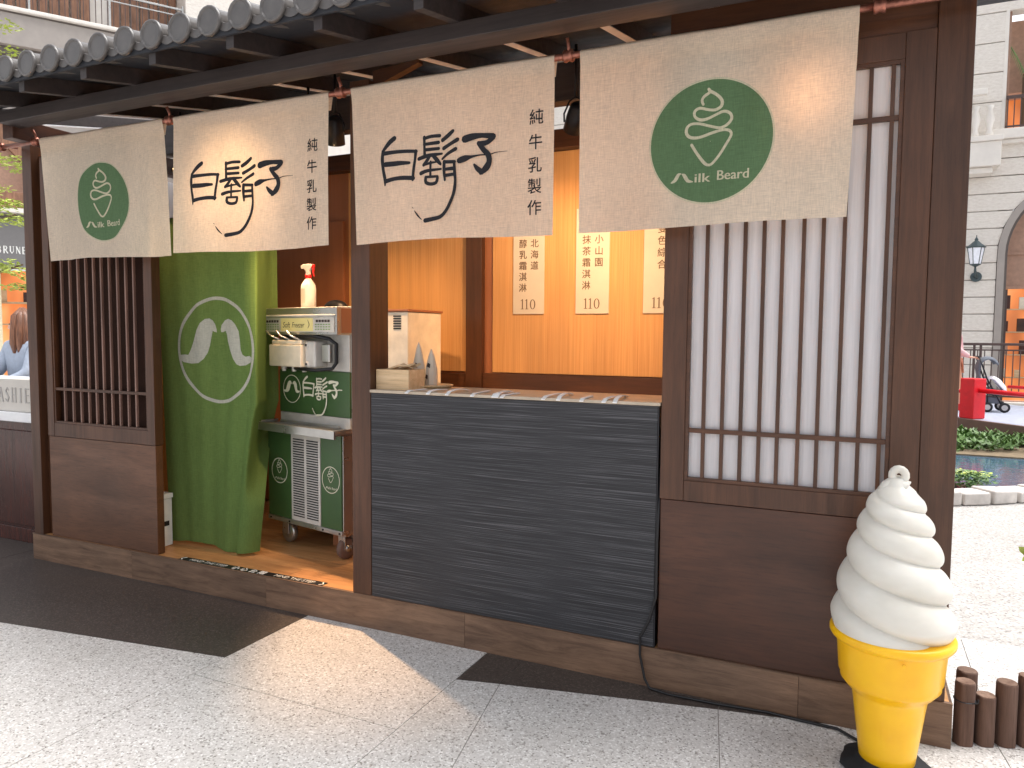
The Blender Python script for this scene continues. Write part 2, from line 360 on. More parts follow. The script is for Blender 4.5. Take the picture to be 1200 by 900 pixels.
SWIRL = [[(-31,141,10.0),(-36,156,10.1),(-28,171,11.0),(-8,184,11.0),(-12,196,11.1)],[(-8,189,12.1),(20,171,11.0),(39,148,12.2),(37,127,12.1),(16,116,11.1),(-10,119,10.0),(-43,128,11.0),(-62,117,11.1),(-61,98,10.0),(-42,84,12.1),(-15,85,11.0),(17,97,10.0),(48,107,11.1),(72,96,11.0),(77,75,11.1),(60,55,11.0),(34,47,10.0),(-3,57,10.1),(-41,69,10.0),(-74,70,10.1),(-90,56,11.1),(-90,34,12.1),(-73,19,12.1),(-40,18,11.1),(3,30,11.1),(45,38,10.0),(71,33,11.0),(78,16,10.0),(62,-14,10.0),(37,-54,10.1),(11,-84,10.0),(-5,-89,10.0),(-22,-78,12.1),(-50,-41,11.0),(-70,-9,11.1)],[(-144,-148,6.0),(-130,-140,13.1),(-118,-120,12.2),(-108,-116,4.0)],[(-103,-118,4.4),(-94,-124,13.1),(-81,-144,13.0),(-62,-149,4.4)]]
STACHE = [[(-2,107),(-23,111),(-37,117),(-43,96),(-53,70),(-66,27),(-85,-17),(-116,-56),(-158,-81),(-218,-86),(-279,-77),(-301,-63),(-305,-34),(-265,-30),(-241,-33),(-222,-2),(-196,51),(-164,121),(-133,164),(-97,188),(-62,191),(-33,179),(-13,156),(-2,126)],[(32,109),(48,109),(69,117),(82,96),(91,54),(112,3),(139,-47),(167,-80),(195,-90),(245,-85),(293,-65),(299,-40),(279,-29),(246,-35),(218,-24),(202,5),(198,55),(188,114),(161,156),(133,179),(99,188),(65,179),(36,151),(29,126)]]
# ------------------------------------------------------------------ GROUND
floor = structure(B(-70, 70, -30, 130, -.5, -.006, 'floor', 'ground_light', bevel=0))
bed = B(-9.9, 3.9, -6.9, .6, -.005, -.003, 'joint_bed', 'grout', floor, 0)
def slab(poly, mat='terrazzo_light', t=.0):
    # shrink slightly for a recessed joint
    cx = sum(p[0] for p in poly)/len(poly); cy = sum(p[1] for p in poly)/len(poly)
    n = len(poly); q = []
    area = sum(poly[i][0]*poly[(i+1) % n][1]-poly[(i+1) % n][0]*poly[i][1] for i in range(n))
    if area < 0: poly = poly[::-1]
    g = .0018
    for i in range(n):
        p0, p1, p2 = Vector(poly[i-1]), Vector(poly[i]), Vector(poly[(i+1) % n])
        d1 = (p1-p0).normalized(); d2 = (p2-p1).normalized()
        n1 = Vector((-d1.y, d1.x)); n2 = Vector((-d2.y, d2.x)); m = (n1+n2); m = m/max(m.dot(n1), .3)
        q.append(tuple(p1+m*g))
    MB().prism(q, -.0035, t).obj('slab', mat, floor, 0)
def arc_lo(x): return -.50+.1425*(x+2.61)-.012*(x+2.61)**2 if x < -2.61 else -.299+.235*(x+1.54)-.02*(x+1.54)**2
xs_left = [-9.8, -8, -6.5, -5.3, -4.07, -3.3, -2.61]
for a, b in zip([-9.8, -7.6, -5.1], [-7.6, -5.1, -2.61]):
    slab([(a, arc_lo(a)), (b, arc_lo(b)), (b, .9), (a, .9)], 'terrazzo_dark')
    slab([(a, arc_lo(a)), (b, arc_lo(b)), (b, -2.3 if a < -5.2 else -2.3), (a, -2.3)])
    slab([(a, -2.3), (b, -2.3), (b, -6.8), (a, -6.8)])
slab([(-2.61, -.76), (-2.61, .9), (-1.54, .9), (-1.54, -.76)])
slab([(-2.61, -.76), (-1.54, -.76), (-1.54, -1.95), (-2.61, -1.95)])
slab([(-2.61, -1.95), (-1.54, -1.95), (-1.54, -6.8), (-2.61, -6.8)])
J = [(-1.54, -.299, -1.54, -6.8), (-1.349, arc_lo(-1.349), -1.02, -1.95), (-.46, arc_lo(-.46), -.12, -1.95), (.52, arc_lo(.52), .78, -1.95), (1.6, arc_lo(1.6), 1.7, -1.95), (3.8, arc_lo(3.8), 3.8, -1.95)]
for i in range(len(J)-1):
    a, b = J[i], J[i+1]
    bx = -1.54 if i == 0 else a[2]
    slab([(a[0], a[1]), (b[0], b[1]), (b[2], -1.95), (bx, -1.95)])
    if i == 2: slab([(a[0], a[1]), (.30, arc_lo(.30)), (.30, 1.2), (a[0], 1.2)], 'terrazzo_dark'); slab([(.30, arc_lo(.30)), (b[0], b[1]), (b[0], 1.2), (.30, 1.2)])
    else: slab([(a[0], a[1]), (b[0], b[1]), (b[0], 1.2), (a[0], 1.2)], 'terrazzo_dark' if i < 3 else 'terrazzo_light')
    slab([(bx, -1.95), (b[2], -1.95), (b[2]+.4, -6.8), (bx+(.4 if i else 0), -6.8)])

# ------------------------------------------------------------------ KIOSK
K = thing('kiosk', 'dark brown timber ice cream kiosk with grey tiled eave and lattice screens', 'kiosk', (-2.3, 0, 0))
X0, X1, DB = -4.91, .36, 1.45
plat = B(X0+.02, X1-.02, .012, DB+.1, 0, .16, 'platform', 'black_metal', K, 0)
for a, b in ((-4.91, -3.965), (-3.965, -2.9), (-2.9, -1.66), (-1.66, -.165), (-.165, .36)):
    B(a+.0006, b-.0006, 0, .012, .0, .168, 'fascia_plank', 'vinyl_plank', plat, .0008)
B(.345, .3595, .013, DB+.1, 0, .168, 'fascia_plank', 'vinyl_plank', plat, .001)
y = .0; i = 0
while y < DB:
    xs = [-4.88, -3.9+.5*(i % 2), -2.8+.4*(i % 3), -1.5, .35]
    for a, b in zip(xs, xs[1:]): B(a+.0007, b-.0007, max(y, .013)+.0006, min(y+.18, DB)-.0006, .160, .1712, 'floor_plank', 'deck_plank' if y > .02 or 1 else 'vinyl_plank', plat, .0006)
    y += .18; i += 1
B(X0, X1, -.004, .014, .1685, .1722, 'nosing', 'vinyl_plank', plat, .001)
# posts
for a, b, y0, y1, z1 in ((-4.89, -4.80, 0, .13, 2.68), (-2.314, -2.2, 0, .16, 2.74), (.219, .333, 0, .14, 2.79), (-4.87, -4.78, DB-.1, DB, 2.8), (.22, .33, DB-.1, DB, 2.8)):
    B(a, b, y0, y1, .1725, z1, 'post', 'dark_wood_z', K, .003)
bz = 2.72
B(-4.62, .60, -.30, -.165, bz, bz+.068, 'front_beam', 'beam_wood', K, .003)
B(-4.71, -4.615, -.22, 1.5, 2.655, 2.775, 'side_beam', 'dark_wood_y', K, .003)
B(.235, .33, -.16, 1.5, 2.80, 2.86, 'side_beam', 'dark_wood_y', K, .003)
B(-.73, .218, .02, .10, 2.592, 2.80, 'header', 'dark_wood_x', K, .002)
B(-4.80, .218, .88, .98, 2.80, 3.03, 'rear_purlin', 'beam_wood', K, .003)
B(-4.78, .22, DB-.09, DB, 2.675, 2.79, 'wall_beam', 'dark_wood_x', K, .003)
# corner brace at the middle post
MB().add([(-2.19, .02, 2.70), (-2.19, .02, 2.78), (-1.93, .02, 2.80), (-1.93, .02, 2.785), (-2.19, .06, 2.70), (-2.19, .06, 2.78), (-1.93, .06, 2.80), (-1.93, .06, 2.785)],
         [(0, 1, 2, 3), (7, 6, 5, 4), (0, 3, 7, 4), (1, 5, 6, 2), (0, 4, 5, 1), (2, 6, 7, 3)]).obj('brace', 'dark_wood_x', K)
SL = .195
def rz(y): return 2.842+SL*y
# roof: deck with rafters and tiles
def slope_box(mb, x0, x1, y0, y1, h0, h1):
    mb.add([(x, y, rz(y)+h) for h in (h0, h1) for y in (y0, y1) for x in (x0, x1)], [(0, 2, 3, 1), (4, 5, 7, 6), (0, 1, 5, 4), (2, 6, 7, 3), (0, 4, 6, 2), (1, 3, 7, 5)]); return mb
dk = MB(); slope_box(dk, -5.35, .75, -.575, -.05, .083, .10); slope_box(dk, -4.43, .75, -.05, 1.6, .083, .10)
deck = dk.obj('roof', 'roof_deck', K)
rx = [-5.0, -4.40]+[-3.935+.477*i for i in range(10)]
rm = slope_box(MB(), -.022, .022, -.585, 1.55, 0, .082); rme = None
for x in rx:
    if rme is None: o = rm.obj('rafter', 'beam_wood', K, .002, loc=(x, 0, 0)); rme = o.data
    else: o = link('rafter', rme, K, .002, (x, 0, 0))
tm = slope_box(MB(), -.023, .023, -.05, 1.5, -.004, -.0005); tme = None  # pale strips stand in for daylight gaps, brightness put into the colour
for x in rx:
    if tme is None: o = tm.obj('daylight_strip', 'daylight_white', deck, 0, loc=(x, 0, 0)); tme = o.data
    else: link('daylight_strip', tme, deck, 0, (x, 0, 0))
# eave tiles
pitch = .178
def cover_mesh(y0, y1, cap):
    mb = MB(); n = 16; r = .062
    def ring(y, r, z): return [(r*math.cos(2*math.pi*j/n), y, z+r*math.sin(2*math.pi*j/n)) for j in range(n)]
    zc = lambda y: rz(y)+.125
    rings = [ring(y0, .0001, zc(y0)), ring(y0, .050, zc(y0)), ring(y0-.006, .055, zc(y0)), ring(y0-.004, .064, zc(y0)), ring(y0+.012, .066, zc(y0)), ring(y0+.018, .058, zc(y0)), ring(y1, .052, zc(y1)), ring(y1, .0001, zc(y1))] if cap else \
            [ring(y0, .0001, zc(y0)+.008), ring(y0, .060, zc(y0)+.008), ring(y1, .052, zc(y1)), ring(y1, .0001, zc(y1))]
    for w_, q in enumerate(rings):
        if (cap and w_ >= 5) or not cap: q = [(x, y, max(z, rz(y)+.101)) for x, y, z in q]
        mb.v += q
    for i in range(len(rings)-1):
        for j in range(n): mb.f.append((i*n+(j+1) % n, i*n+j, (i+1)*n+j, (i+1)*n+(j+1) % n))
    return mb
def pan_mesh(y0, y1, lip):
    mb = MB(); n = 8; half = pitch/2-.03
    prof = [(-half+2*half*j/n, -.030*math.cos((j/n-.5)*math.pi)+.134) for j in range(n+1)]
    pts = []
    for y, dz, th in ((y0, 0, .036 if lip else .014), (y1, 0, .012)):
        for x, h in prof: pts.append((x, y, rz(y)+h))
        for x, h in prof: pts.append((x, y, rz(y)+h-th))
    m = n+1; f = []
    for j in range(n):
        f += [(j, j+1, 2*m+j+1, 2*m+j), (m+j+1, m+j, 3*m+j, 3*m+j+1), (j+1, j, m+j, m+j+1)]
    mb.add(pts, f); return mb
meshes = {}
NT = 34; xt0 = -5.26
rows = [(-.62, -.30, True), (-.31, .02, False), (.01, .36, False), (.35, .70, False)]
for r_, (a, b, e) in enumerate(rows):
    for i in range(NT):
        x = xt0+i*pitch
        if x > .72: break
        if r_ and x < -4.45: continue
        if ('c', r_) not in meshes:
            o = cover_mesh(a, b, e).obj('cover_tile', 'tile_grey', deck, 0, smooth=True, loc=(x, 0, 0)); meshes['c', r_] = o.data
            for p_ in o.data.polygons[:32]: p_.use_smooth = False
            m = o.data; 
            o2 = pan_mesh(a+.014, b, e).obj('pan_tile', 'tile_grey', deck, 0, loc=(x+pitch/2, 0, 0)); meshes['p', r_] = o2.data
        else:
            link('cover_tile', meshes['c', r_], deck, 0, (x, 0, 0)); link('pan_tile', meshes['p', r_], deck, 0, (x+pitch/2, 0, 0))
B(-5.35, .75, -.60, -.586, rz(-.6)+.055, rz(-.6)+.088, 'eave_board', 'roof_deck', K, .001)
# lattice panels
def lattice(xa, xb, y0, th, stile, zt, zb, top, bars, hb, barw, paper, boardz, name_side):
    f = MB()
    f.box(xa, xa+stile, y0, y0+th, zb, zt); f.box(xb-stile, xb, y0, y0+th, zb, zt)
    f.box(xa+stile, xb-stile, y0+.002, y0+th-.002, zb, zb+.085); f.box(xa+stile, xb-stile, y0+.002, y0+th-.002, top, zt)
    fr = f.obj('lattice_panel', 'dark_wood_z', K, .0025)
    # inner bead
    g = MB(); a, b = xa+stile, xb-stile; w = .014
    g.box(a, a+w, y0+.006, y0+.03, zb+.085, top); g.box(b-w, b, y0+.006, y0+.03, zb+.085, top)
    g.box(a+w, b-w, y0+.007, y0+.029, zb+.085, zb+.085+w); g.box(a+w, b-w, y0+.007, y0+.029, top-w, top)
    g.obj('bead', 'dark_wood_x', fr, .001)
    me = None
    for x in bars:
        if me is None: o = B(-barw/2, barw/2, y0+.012, y0+.027, zb+.085+w, top-w, 'slat', 'dark_wood_z' if paper else 'slat_wood', fr, .001, loc=(x, 0, 0)); me = o.data
        else: link('slat', me, fr, .001, (x, 0, 0))
    for z in hb: B(a+w, b-w, y0+.009, y0+.0265, z-.009, z+.009, 'cross_bar', 'dark_wood_x', fr, .001)
    if paper: B(a+.002, b-.002, y0+.032, y0+.035, zb+.09, top-.002, 'paper_pane', 'shoji_paper', fr, 0)
    else: B(a+.002, b-.002, y0+.05, y0+.06, zb+.09, top-.002, 'backing_board', 'dark_backing', fr, 0)
    B(xa+.003, xb-.003, y0+.004, y0+th-.004, .1725, zb-.002, 'lower_board', 'board_wood' if paper else 'board_reflection', fr, .003)
    return fr
rb = [-.567, -.493, -.42, -.349, -.28, -.204, -.135, -.062, .009, .081]
lattice(-.733, .2185, .004, .06, .098, 2.592, .82, 2.50, [x+.004 for x in rb], (2.296, 1.114), .0145, True, 0, 'r')
lb = [-4.569, -4.488, -4.412, -4.337, -4.266, -4.196, -4.124, -4.053, -3.98, -3.911]
lattice(-4.735, -3.752, .012, .06, .062, 2.60, .83, 2.52, [x-.012 for x in lb], (1.135, 2.3), .011, False, 0, 'l')
B(-4.80, -4.736, .05, .10, .1725, 2.62, 'filler_strip', 'dark_wood_z', K, .001)
# back wall
bw = B(-4.80, .22, DB+.002, DB+.03, .17, 2.70, 'back_wall', 'brown_panel', K, 0)
B(-2.235, -1.0, DB-.012, DB, 1.25, 2.672, 'wallpaper_panel', 'bamboo_paper', bw, .001)
B(-.998, .2, DB-.012, DB, 1.25, 2.672, 'wallpaper_panel', 'bamboo_paper', bw, .001)
B(-3.42, -2.42, DB-.012, DB, 1.25, 2.672, 'wallpaper_panel', 'bamboo_paper', bw, .001)
B(-2.42, -2.30, DB-.05, DB, .17, 2.672, 'wall_post', 'dark_wood_z', bw, .002)
B(-2.299, .2, DB-.03, DB, 1.07, 1.243, 'base_rail', 'dark_wood_x', bw, .002)
B(-3.42, -2.421, DB-.03, DB, 1.07, 1.235, 'base_rail', 'dark_wood_x', bw, .002)
B(-4.75, -3.46, DB-.03, DB-.002, .18, 2.33, 'door_leaf', 'brown_panel', bw, .003)
B(-.05, .2, DB-.02, DB, .17, 1.06, 'wall_panel', 'brown_panel', bw, .001)
# side walls
sw = B(-4.80, -4.775, .131, DB-.101, .17, 2.14, 'side_wall', 'bamboo_paper', K, 0)
B(-4.797, -4.785, .131, DB-.101, 2.145, 2.64, 'paper_pane', 'shoji_paper', sw, 0)
sw2 = B(.30, .325, .141, DB-.101, .17, 2.79, 'side_wall', 'board_wood', K, 0)

# rail for the curtains and lamp track
po = thing('noren_pole', 'long copper brown pole carrying the four cloth banners under the eave', 'pole', (-2.3, -.1, 2.655))
MB().tube([(-5.35, -.1, 2.655), (.62, -.1, 2.655)], .0135, 14).obj('pole', 'copper', po, smooth=True)
for x in (-4.93, -4.585, -3.44, -2.29, -1.125, .03):
    m = MB(); m.lathe([(.024, -.02), (.026, -.012), (.02, 0), (.026, .012), (.024, .02)], 16); m.v = [(x+z, -.1+xx, 2.655+yy) for xx, yy, z in m.v]
    m.tube([(x, -.1, 2.655), (x, -.1, 2.69), (x, -.12, 2.722)] if x > -4.6 else [(x, -.1, 2.655), (x, -.06, 2.67), (x, .0, 2.672)], .008, 8)
    m.obj('pole_bracket', 'copper', po, smooth=True)

# ------------------------------------------------------------------ BANNERS
def banner(x0, x1, b0, b1, label, seed, amp, prints):
    rnd = random.Random(seed); ph = [rnd.uniform(0, 6.28) for _ in range(4)]
    xc, w = (x0+x1)/2, x1-x0
    def S_(x, z, k=0):        # x world at the top edge, z world height
        h = max(0, 2.67-z); a = x-xc
        bl = b0+(b1-b0)*(a/w+.5); xx = x+(bl-x)*(h/.74)**1.3
        A = 1.4*amp*min(1, .25+h/.45)
        yy = -.1-.008-A*(math.sin(7*a+ph[0])*.6+math.sin(17*a+ph[1]+1.5*h)*.35+math.sin(41*a+ph[2]-2*h)*.13)
        if h < .08: yy = yy*(h/.08)+(-.1-.019+.011*(h/.08))*(1-h/.08)
        return (xx, yy-.0012-.0002*k if k else yy, z)
    t = thing('cloth_banner', label, 'banner', (xc, -.1, 2.66), 0, 'linen banners hanging from the pole')
    m = MB(); nx, nz = 70, 48; hs = [.08*j/5 for j in range(1, 6)]+[.08+.66*(j+1)/nz for j in range(nz)]
    back = [(.006, -.08), (.013, -.045), (.018, -.02), (.017, -.005), (.008, .008), (-.004, .008), (-.014, -.001)]
    for j, (dy, dz) in enumerate(back):
        for i in range(nx+1):
            x = x0+w*i/nx; p = S_(x, 2.67-.08 if j == 0 else 2.665); m.v.append((p[0], -.1+dy, 2.662+dz+.001*math.sin(13*x+seed)))
    for h in hs:
        for i in range(nx+1):
            x = x0+w*i/nx; z = 2.67-h+(.006*math.sin(5*x+ph[3])*(h/.74)**3); m.v.append(S_(x, z))
    rws = len(back)+len(hs)
    for j in range(rws-1):
        for i in range(nx): q = j*(nx+1)+i; m.f.append((q, q+1, q+nx+2, q+nx+1))
    c = m.obj('cloth', 'linen', t, smooth=True)
    # stitched hems
    hm = MB()
    for z0 in (2.592,):
        hm.add([S_(x0+w*i/nx, z0+d, 1) for i in range(nx+1) for d in (0, .0016)], [(2*i, 2*i+1, 2*i+3, 2*i+2) for i in range(nx)])
    hm.obj('hem', 'linen', c)
    prints(t, S_)
    return t
def cat_pts(st): return [(x/1000, z/1000, w/1000) for x, z, w in st]
def logo_print(ox, oz, sc, shift=0):
    def f(t, S_):
        m = MB()
        for k, st in enumerate(LOGO): ribbon(m, [((x-231)/1000*sc+.231+shift, z/1000, w/1000*1.0) for x, z, w in st], S_, 1+k*.5, 1, ox, oz)
        m.obj('brush_lettering', 'linen_ink', t)
        for c, x, z in zip('純牛乳製作', (0, -.003, -.005, -.006, -.006), (2.428, 2.325, 2.229, 2.14, 2.05)):
            v = MB(); char(v, c, ox+.947+x, z-.005, .07, S_, 2, .0010); v.obj('written_character', 'linen_ink', t)
    return f
def emblem_print(cx, cz, r):
    def f(t, S_):
        m = MB(); disc(m, cx, cz, r, r*1.03, S_, 2, rings=1); g = MB(); disc(g, cx, cz, 0.001, r, S_, 1, rings=12)
        g.obj('emblem_disc', 'linen_green', t); m.obj('emblem_ring', 'linen_cream', t)
        w = MB(); k = r/.231
        for q, st in enumerate(SWIRL): ribbon(w, cat_pts(st), S_, 4+q, k, cx, cz)
        for body, a, b, z0, z1 in (('ilk', -.055, .004, -.152, -.119), ('Beard', .031, .148, -.149, -.113)):
            text_fit(w, body, cx+a*k, cx+b*k, cz+z0*k, cz+z1*k, S_, 4); text_fit(w, body, cx+a*k+.002, cx+b*k+.002, cz+z0*k, cz+z1*k, S_, 4.5)
        w.obj('emblem_drawing', 'linen_cream', t)
    return f
banner(-4.537, -3.486, -4.479, -3.451, 'leftmost linen banner with a round green cone emblem, over the slatted lattice', 3, .016, emblem_print(-4.003, 2.252, .222))
banner(-3.401, -2.353, -3.424, -2.356, 'linen banner with black brush lettering above the green door curtain', 5, .009, logo_print(-3.401, 2.664, 1.05, -.02))
banner(-2.222, -1.184, -2.203, -1.187, 'linen banner with black brush lettering above the counter', 8, .007, logo_print(-2.212, 2.67, 1.0))
banner(-1.071, -.033, -1.068, -.052, 'rightmost linen banner with a round green cone emblem, lamp glowing through', 11, .006, emblem_print(-.535, 2.248, .231))

# ------------------------------------------------------------------ GREEN CURTAIN
def curtain():
    t = thing('door_curtain', 'long green cloth curtain with white moustache emblem beside the freezer', 'curtain', (-3.5, .25, .17))
    def S_(x, z, k=0):
        h = (2.2-z)/2.03; a = (x+3.98)/.93
        L = -3.985+.085*max(0, h)**1.6; Rr = -3.045-.165*max(0, (h-.55)/.42)**.7
        xx = L+(Rr-L)*a
        # keep the print undistorted in the upper part
        A = .006+.010*h
        yy = .255-A*math.sin(9*a+.4+.8*h)-.008*math.sin(19*a+1.6*h)*h-.003*math.sin(43*a-3*h)
        if a > .8: q = (a-.8)/.2; yy += -.05*q*(1-q)*4*(.3+h)+.03*q
        zz = z
        q1 = max(0, min(1, (a-.865)/.11)); q1 = q1*q1*(3-2*q1); q2 = max(0, min(1, (z-.45)/.50)); q2 = q2*q2*(3-2*q2)
        y2 = yy+.33*q1*q2; xx = min(xx*(y2+3.057)/(yy+3.057), -3.355 if q2 > .9 and q1 > .9 else 9); yy = y2
        return (xx, yy-.0015-.0002*k if k else yy, zz)
    m = MB(); nx, nz = 90, 110
    for j in range(nz+1):
        for i in range(nx+1):
            a = i/nx; z = 2.2-(2.2-.185-.01*math.sin(6*a)-(-.0 if a < .85 else .012))*j/nz
            p = S_(-3.98+.93*a, z); m.v.append(p)
    for j in range(nz):
        for i in range(nx): q = j*(nx+1)+i; m.f.append((q, q+1, q+nx+2, q+nx+1))
    m.obj('cloth', 'curtain_green', t, smooth=True)
    w = MB(); disc(w, -3.51, 1.397, .302, .322, S_, 2, rings=2)
    for q, st in enumerate(STACHE): poly_fill(w, [(-3.51+x/1000, 1.397+z/1000) for x, z in st], S_, 3+q)
    w.obj('moustache_emblem', 'curtain_print', t)
    MB().tube([(-4.05, .262, 2.2), (-3.0, .262, 2.2)], .009, 10).obj('curtain_rod', 'black_metal', t, smooth=True)
curtain()

# ------------------------------------------------------------------ COUNTER
ct = thing('service_counter', 'counter clad in dark grey woven vinyl below the brush lettered banner', 'counter', (-1.48, .2, .17))
B(-2.198, -.748, .003, .03, .1735, 1.208, 'front_panel', 'counter_weave', ct, .002)
B(-.747, -.742, .005, .38, .1735, 1.207, 'side_panel', 'black_metal', ct, 0)
B(-2.2, -.7365, -.006, .385, 1.2095, 1.224, 'counter_top', 'counter_top', ct, .002)
B(-2.198, -.748, .035, .37, .6, .62, 'shelf', 'counter_top', ct, 0)
rnd = random.Random(4)
for n, x in enumerate((-1.967, -1.848, -1.742, -1.613, -1.502, -1.485, -1.456, -1.253, -1.185, -1.077, -.974, -.927)):
    an = rnd.uniform(-.1, .12); L = rnd.uniform(.16, .24)
    m = MB(); nn = 8
    for i in range(nn+1):
        s = i/nn; yy = -.030+L*s; zz = 1.2256+.012*math.sin(s*3.1)*(n % 3)/2 - (.010 if i == 0 else 0)
        m.v += [(-.009, yy, zz), (.009, yy, zz), (-.009, yy, zz+.004), (.009, yy, zz+.004)]
    for i in range(nn):
        q = 4*i; m.f += [(q, q+1, q+5, q+4), (q+2, q+6, q+7, q+3), (q, q+4, q+6, q+2), (q+1, q+3, q+7, q+5)]
    m.f += [(0, 2, 3, 1), (4*nn, 4*nn+1, 4*nn+3, 4*nn+2)]
    ca, sa = math.cos(an), math.sin(an); m.v = [(x+a*ca-b*sa, a*sa+b*ca, c) for a, b, c in m.v]
    tag(m.obj('paper_spoon', 'paper_strip'), 'slim white spoon over the front edge of the counter, %s from the left' % ['first', 'second', 'third', 'fourth', 'fifth', 'sixth', 'seventh', 'eighth', 'ninth', 'tenth', 'eleventh', 'last'][n], 'spoon', 'slim white spoons in a row on the counter edge')

# ------------------------------------------------------------------ MENU CARDS
def serif110(mb, cx, z0, h, fn):
    for dx in (-.043, -.012):
        ribbon(mb, [(cx+dx, z0+.002, .0075), (cx+dx, z0+h, .0075)], fn, 2, smooth=1); ribbon(mb, [(cx+dx-.011, z0+.001, .003), (cx+dx+.011, z0+.001, .003)], fn, 3, smooth=1)
        ribbon(mb, [(cx+dx-.011, z0+h-.007, .003), (cx+dx, z0+h, .004)], fn, 3, smooth=1)
    pts = [(cx+.03+.0155*math.sin(a), z0+h/2+h*.49*math.cos(a), .003+.005*abs(math.sin(a))) for a in [2*math.pi*i/20 for i in range(21)]]
    ribbon(mb, pts, fn, 2, smooth=1)
def card(x0, cols, label):
    y = DB-.017
    t = thing('menu_card', label, 'menu card', (x0+.11, y, 1.64), 0, 'price cards on the bamboo wall')
    B(x0, x0+.221, y-.004, y+.004, 1.64, 2.3, 'card', 'card_white', t, .001)
    fn = lambda x, z, k=0: (x, y-.0048-.0003*k, z)
    for x, s, z0 in cols:
        for i, c in enumerate(s): m = MB(); char(m, c, x0+x, z0-i*.0715, .060, fn, 1, .0012); m.obj('written_character', 'card_ink', t)
    m = MB(); serif110(m, x0+.112, 1.672, .062, fn)
    m.obj('price_figure', 'card_ink', t)
card(-2.080, [(.07, '醇乳霜淇淋', 2.098), (.152, '北海道', 2.098)], 'tall white price card nearest the dark wall post')
card(-1.641, [(.07, '抹茶霜淇淋', 2.105), (.152, '小山園', 2.105)], 'tall white price card hanging in the middle of the three')
card(-1.202, [(.112, '雙色綜合', 2.15)], 'tall white price card partly hidden by the paper lattice screen')

# ------------------------------------------------------------------ SOFT SERVE FREEZER
Fz = thing('soft_serve_freezer', 'steel soft serve freezer with green panels standing in the kiosk doorway', 'freezer', (-3.37, .515, .1712), R(-12.2), local=True)
cab = B(0, .712, .022, .80, .155, .742, 'cabinet', 'steel', Fz, .004)
for a, b in ((.006, .238), (.522, .706)):
    p = B(a, b, .012, .0215, .185, .742, 'green_panel', 'green_panel', Fz, .002)
    fn = lambda x, z, k=0: (x, .0112-.0004*k, z)
    m = MB(); cx = (a+b)/2; disc(m, cx, .475, .075, .080, fn, 1, n=40, rings=1)
    for st in SWIRL[:2]: ribbon(m, cat_pts(st), fn, 2, .30, cx, .475+.012)
    for st in SWIRL[2:]: ribbon(m, cat_pts(st), fn, 2, .36, cx+.005, .475+.0)
    for body, u, v in (('ilk', -.020, .004), ('Beard', .010, .052)): text_fit(m, body, cx+u, cx+v, .475-.056, .475-.041, fn, 2)
    m.obj('emblem_print', 'print_cream', p)
B(.0, .712, .010, .0216, .155, .183, 'kick_rail', 'steel', Fz, .002)
vp = B(.242, .518, .010, .0214, .185, .742, 'vent_panel', 'steel_white', Fz, .001)
for c0, c1 in ((.262, .368), (.392, .500)):
    sl_ = MB(); br = MB()
    for i in range(32):
        z = .212+i*.0152; sl_.box(c0, c1, .0085, .0099, z, z+.0085); br.box(c0, c1, .006, .0098, z+.0088, z+.0118)
    sl_.obj('vent_slot', 'dark_slot', vp); br.obj('vent_louver', 'steel_white', vp)
for x in (.03, .22, .54, .69):
    MB().tube([(x, .013, .168), (x, .006, .168)], .006, 10).obj('screw', 'black_metal', cab)
# drip tray
tr = MB(); tr.box(-.02, .76, -.075, .10, .752, .772); tr.box(-.02, .76, -.085, -.07, .735, .785); tr.box(-.02, -.008, -.07, .10, .772, .785); tr.box(.748, .76, -.07, .10, .772, .785)
tray = tr.obj('drip_tray', 'steel', Fz, .002)
g = MB()
for i in range(16): g.box(.10+i*.034, .112+i*.034, -.05, .085, .7725, .777)
g.box(.08, .64, .05, .058, .7775, .79); g.obj('tray_grid', 'steel', tray, .001)
col = B(.03, .70, .10, .78, .745, 1.33, 'column', 'steel', Fz, .003)
B(.034, .699, .088, .0995, .742, .835, 'splash_panel', 'steel_white', Fz, .002)
gp = B(.032, .70, .085, .0998, .838, 1.105, 'green_panel', 'green_panel', Fz, .002)
fn = lambda x, z, k=0: (x, .084-.0004*k, z)
m = MB(); lx, lz, ls = .255, 1.125, .72
for q, st in enumerate(LOGO): ribbon(m, [((x-162)*.00056+.272, (z+266)*.00060+1.065, max(w*.00062, .0065)) for x, z, w in st], fn, 1+.2*q, 1, 0, 0, 2)
disc(m, .158, .985, .083, .088, fn, 1, n=44, rings=1)
for q, st in enumerate(STACHE): poly_fill(m, [(.158+.265*x/1000, .985+.265*z/1000) for x, z in st], fn, 2+q)
m.obj('brand_print', 'print_cream', gp)
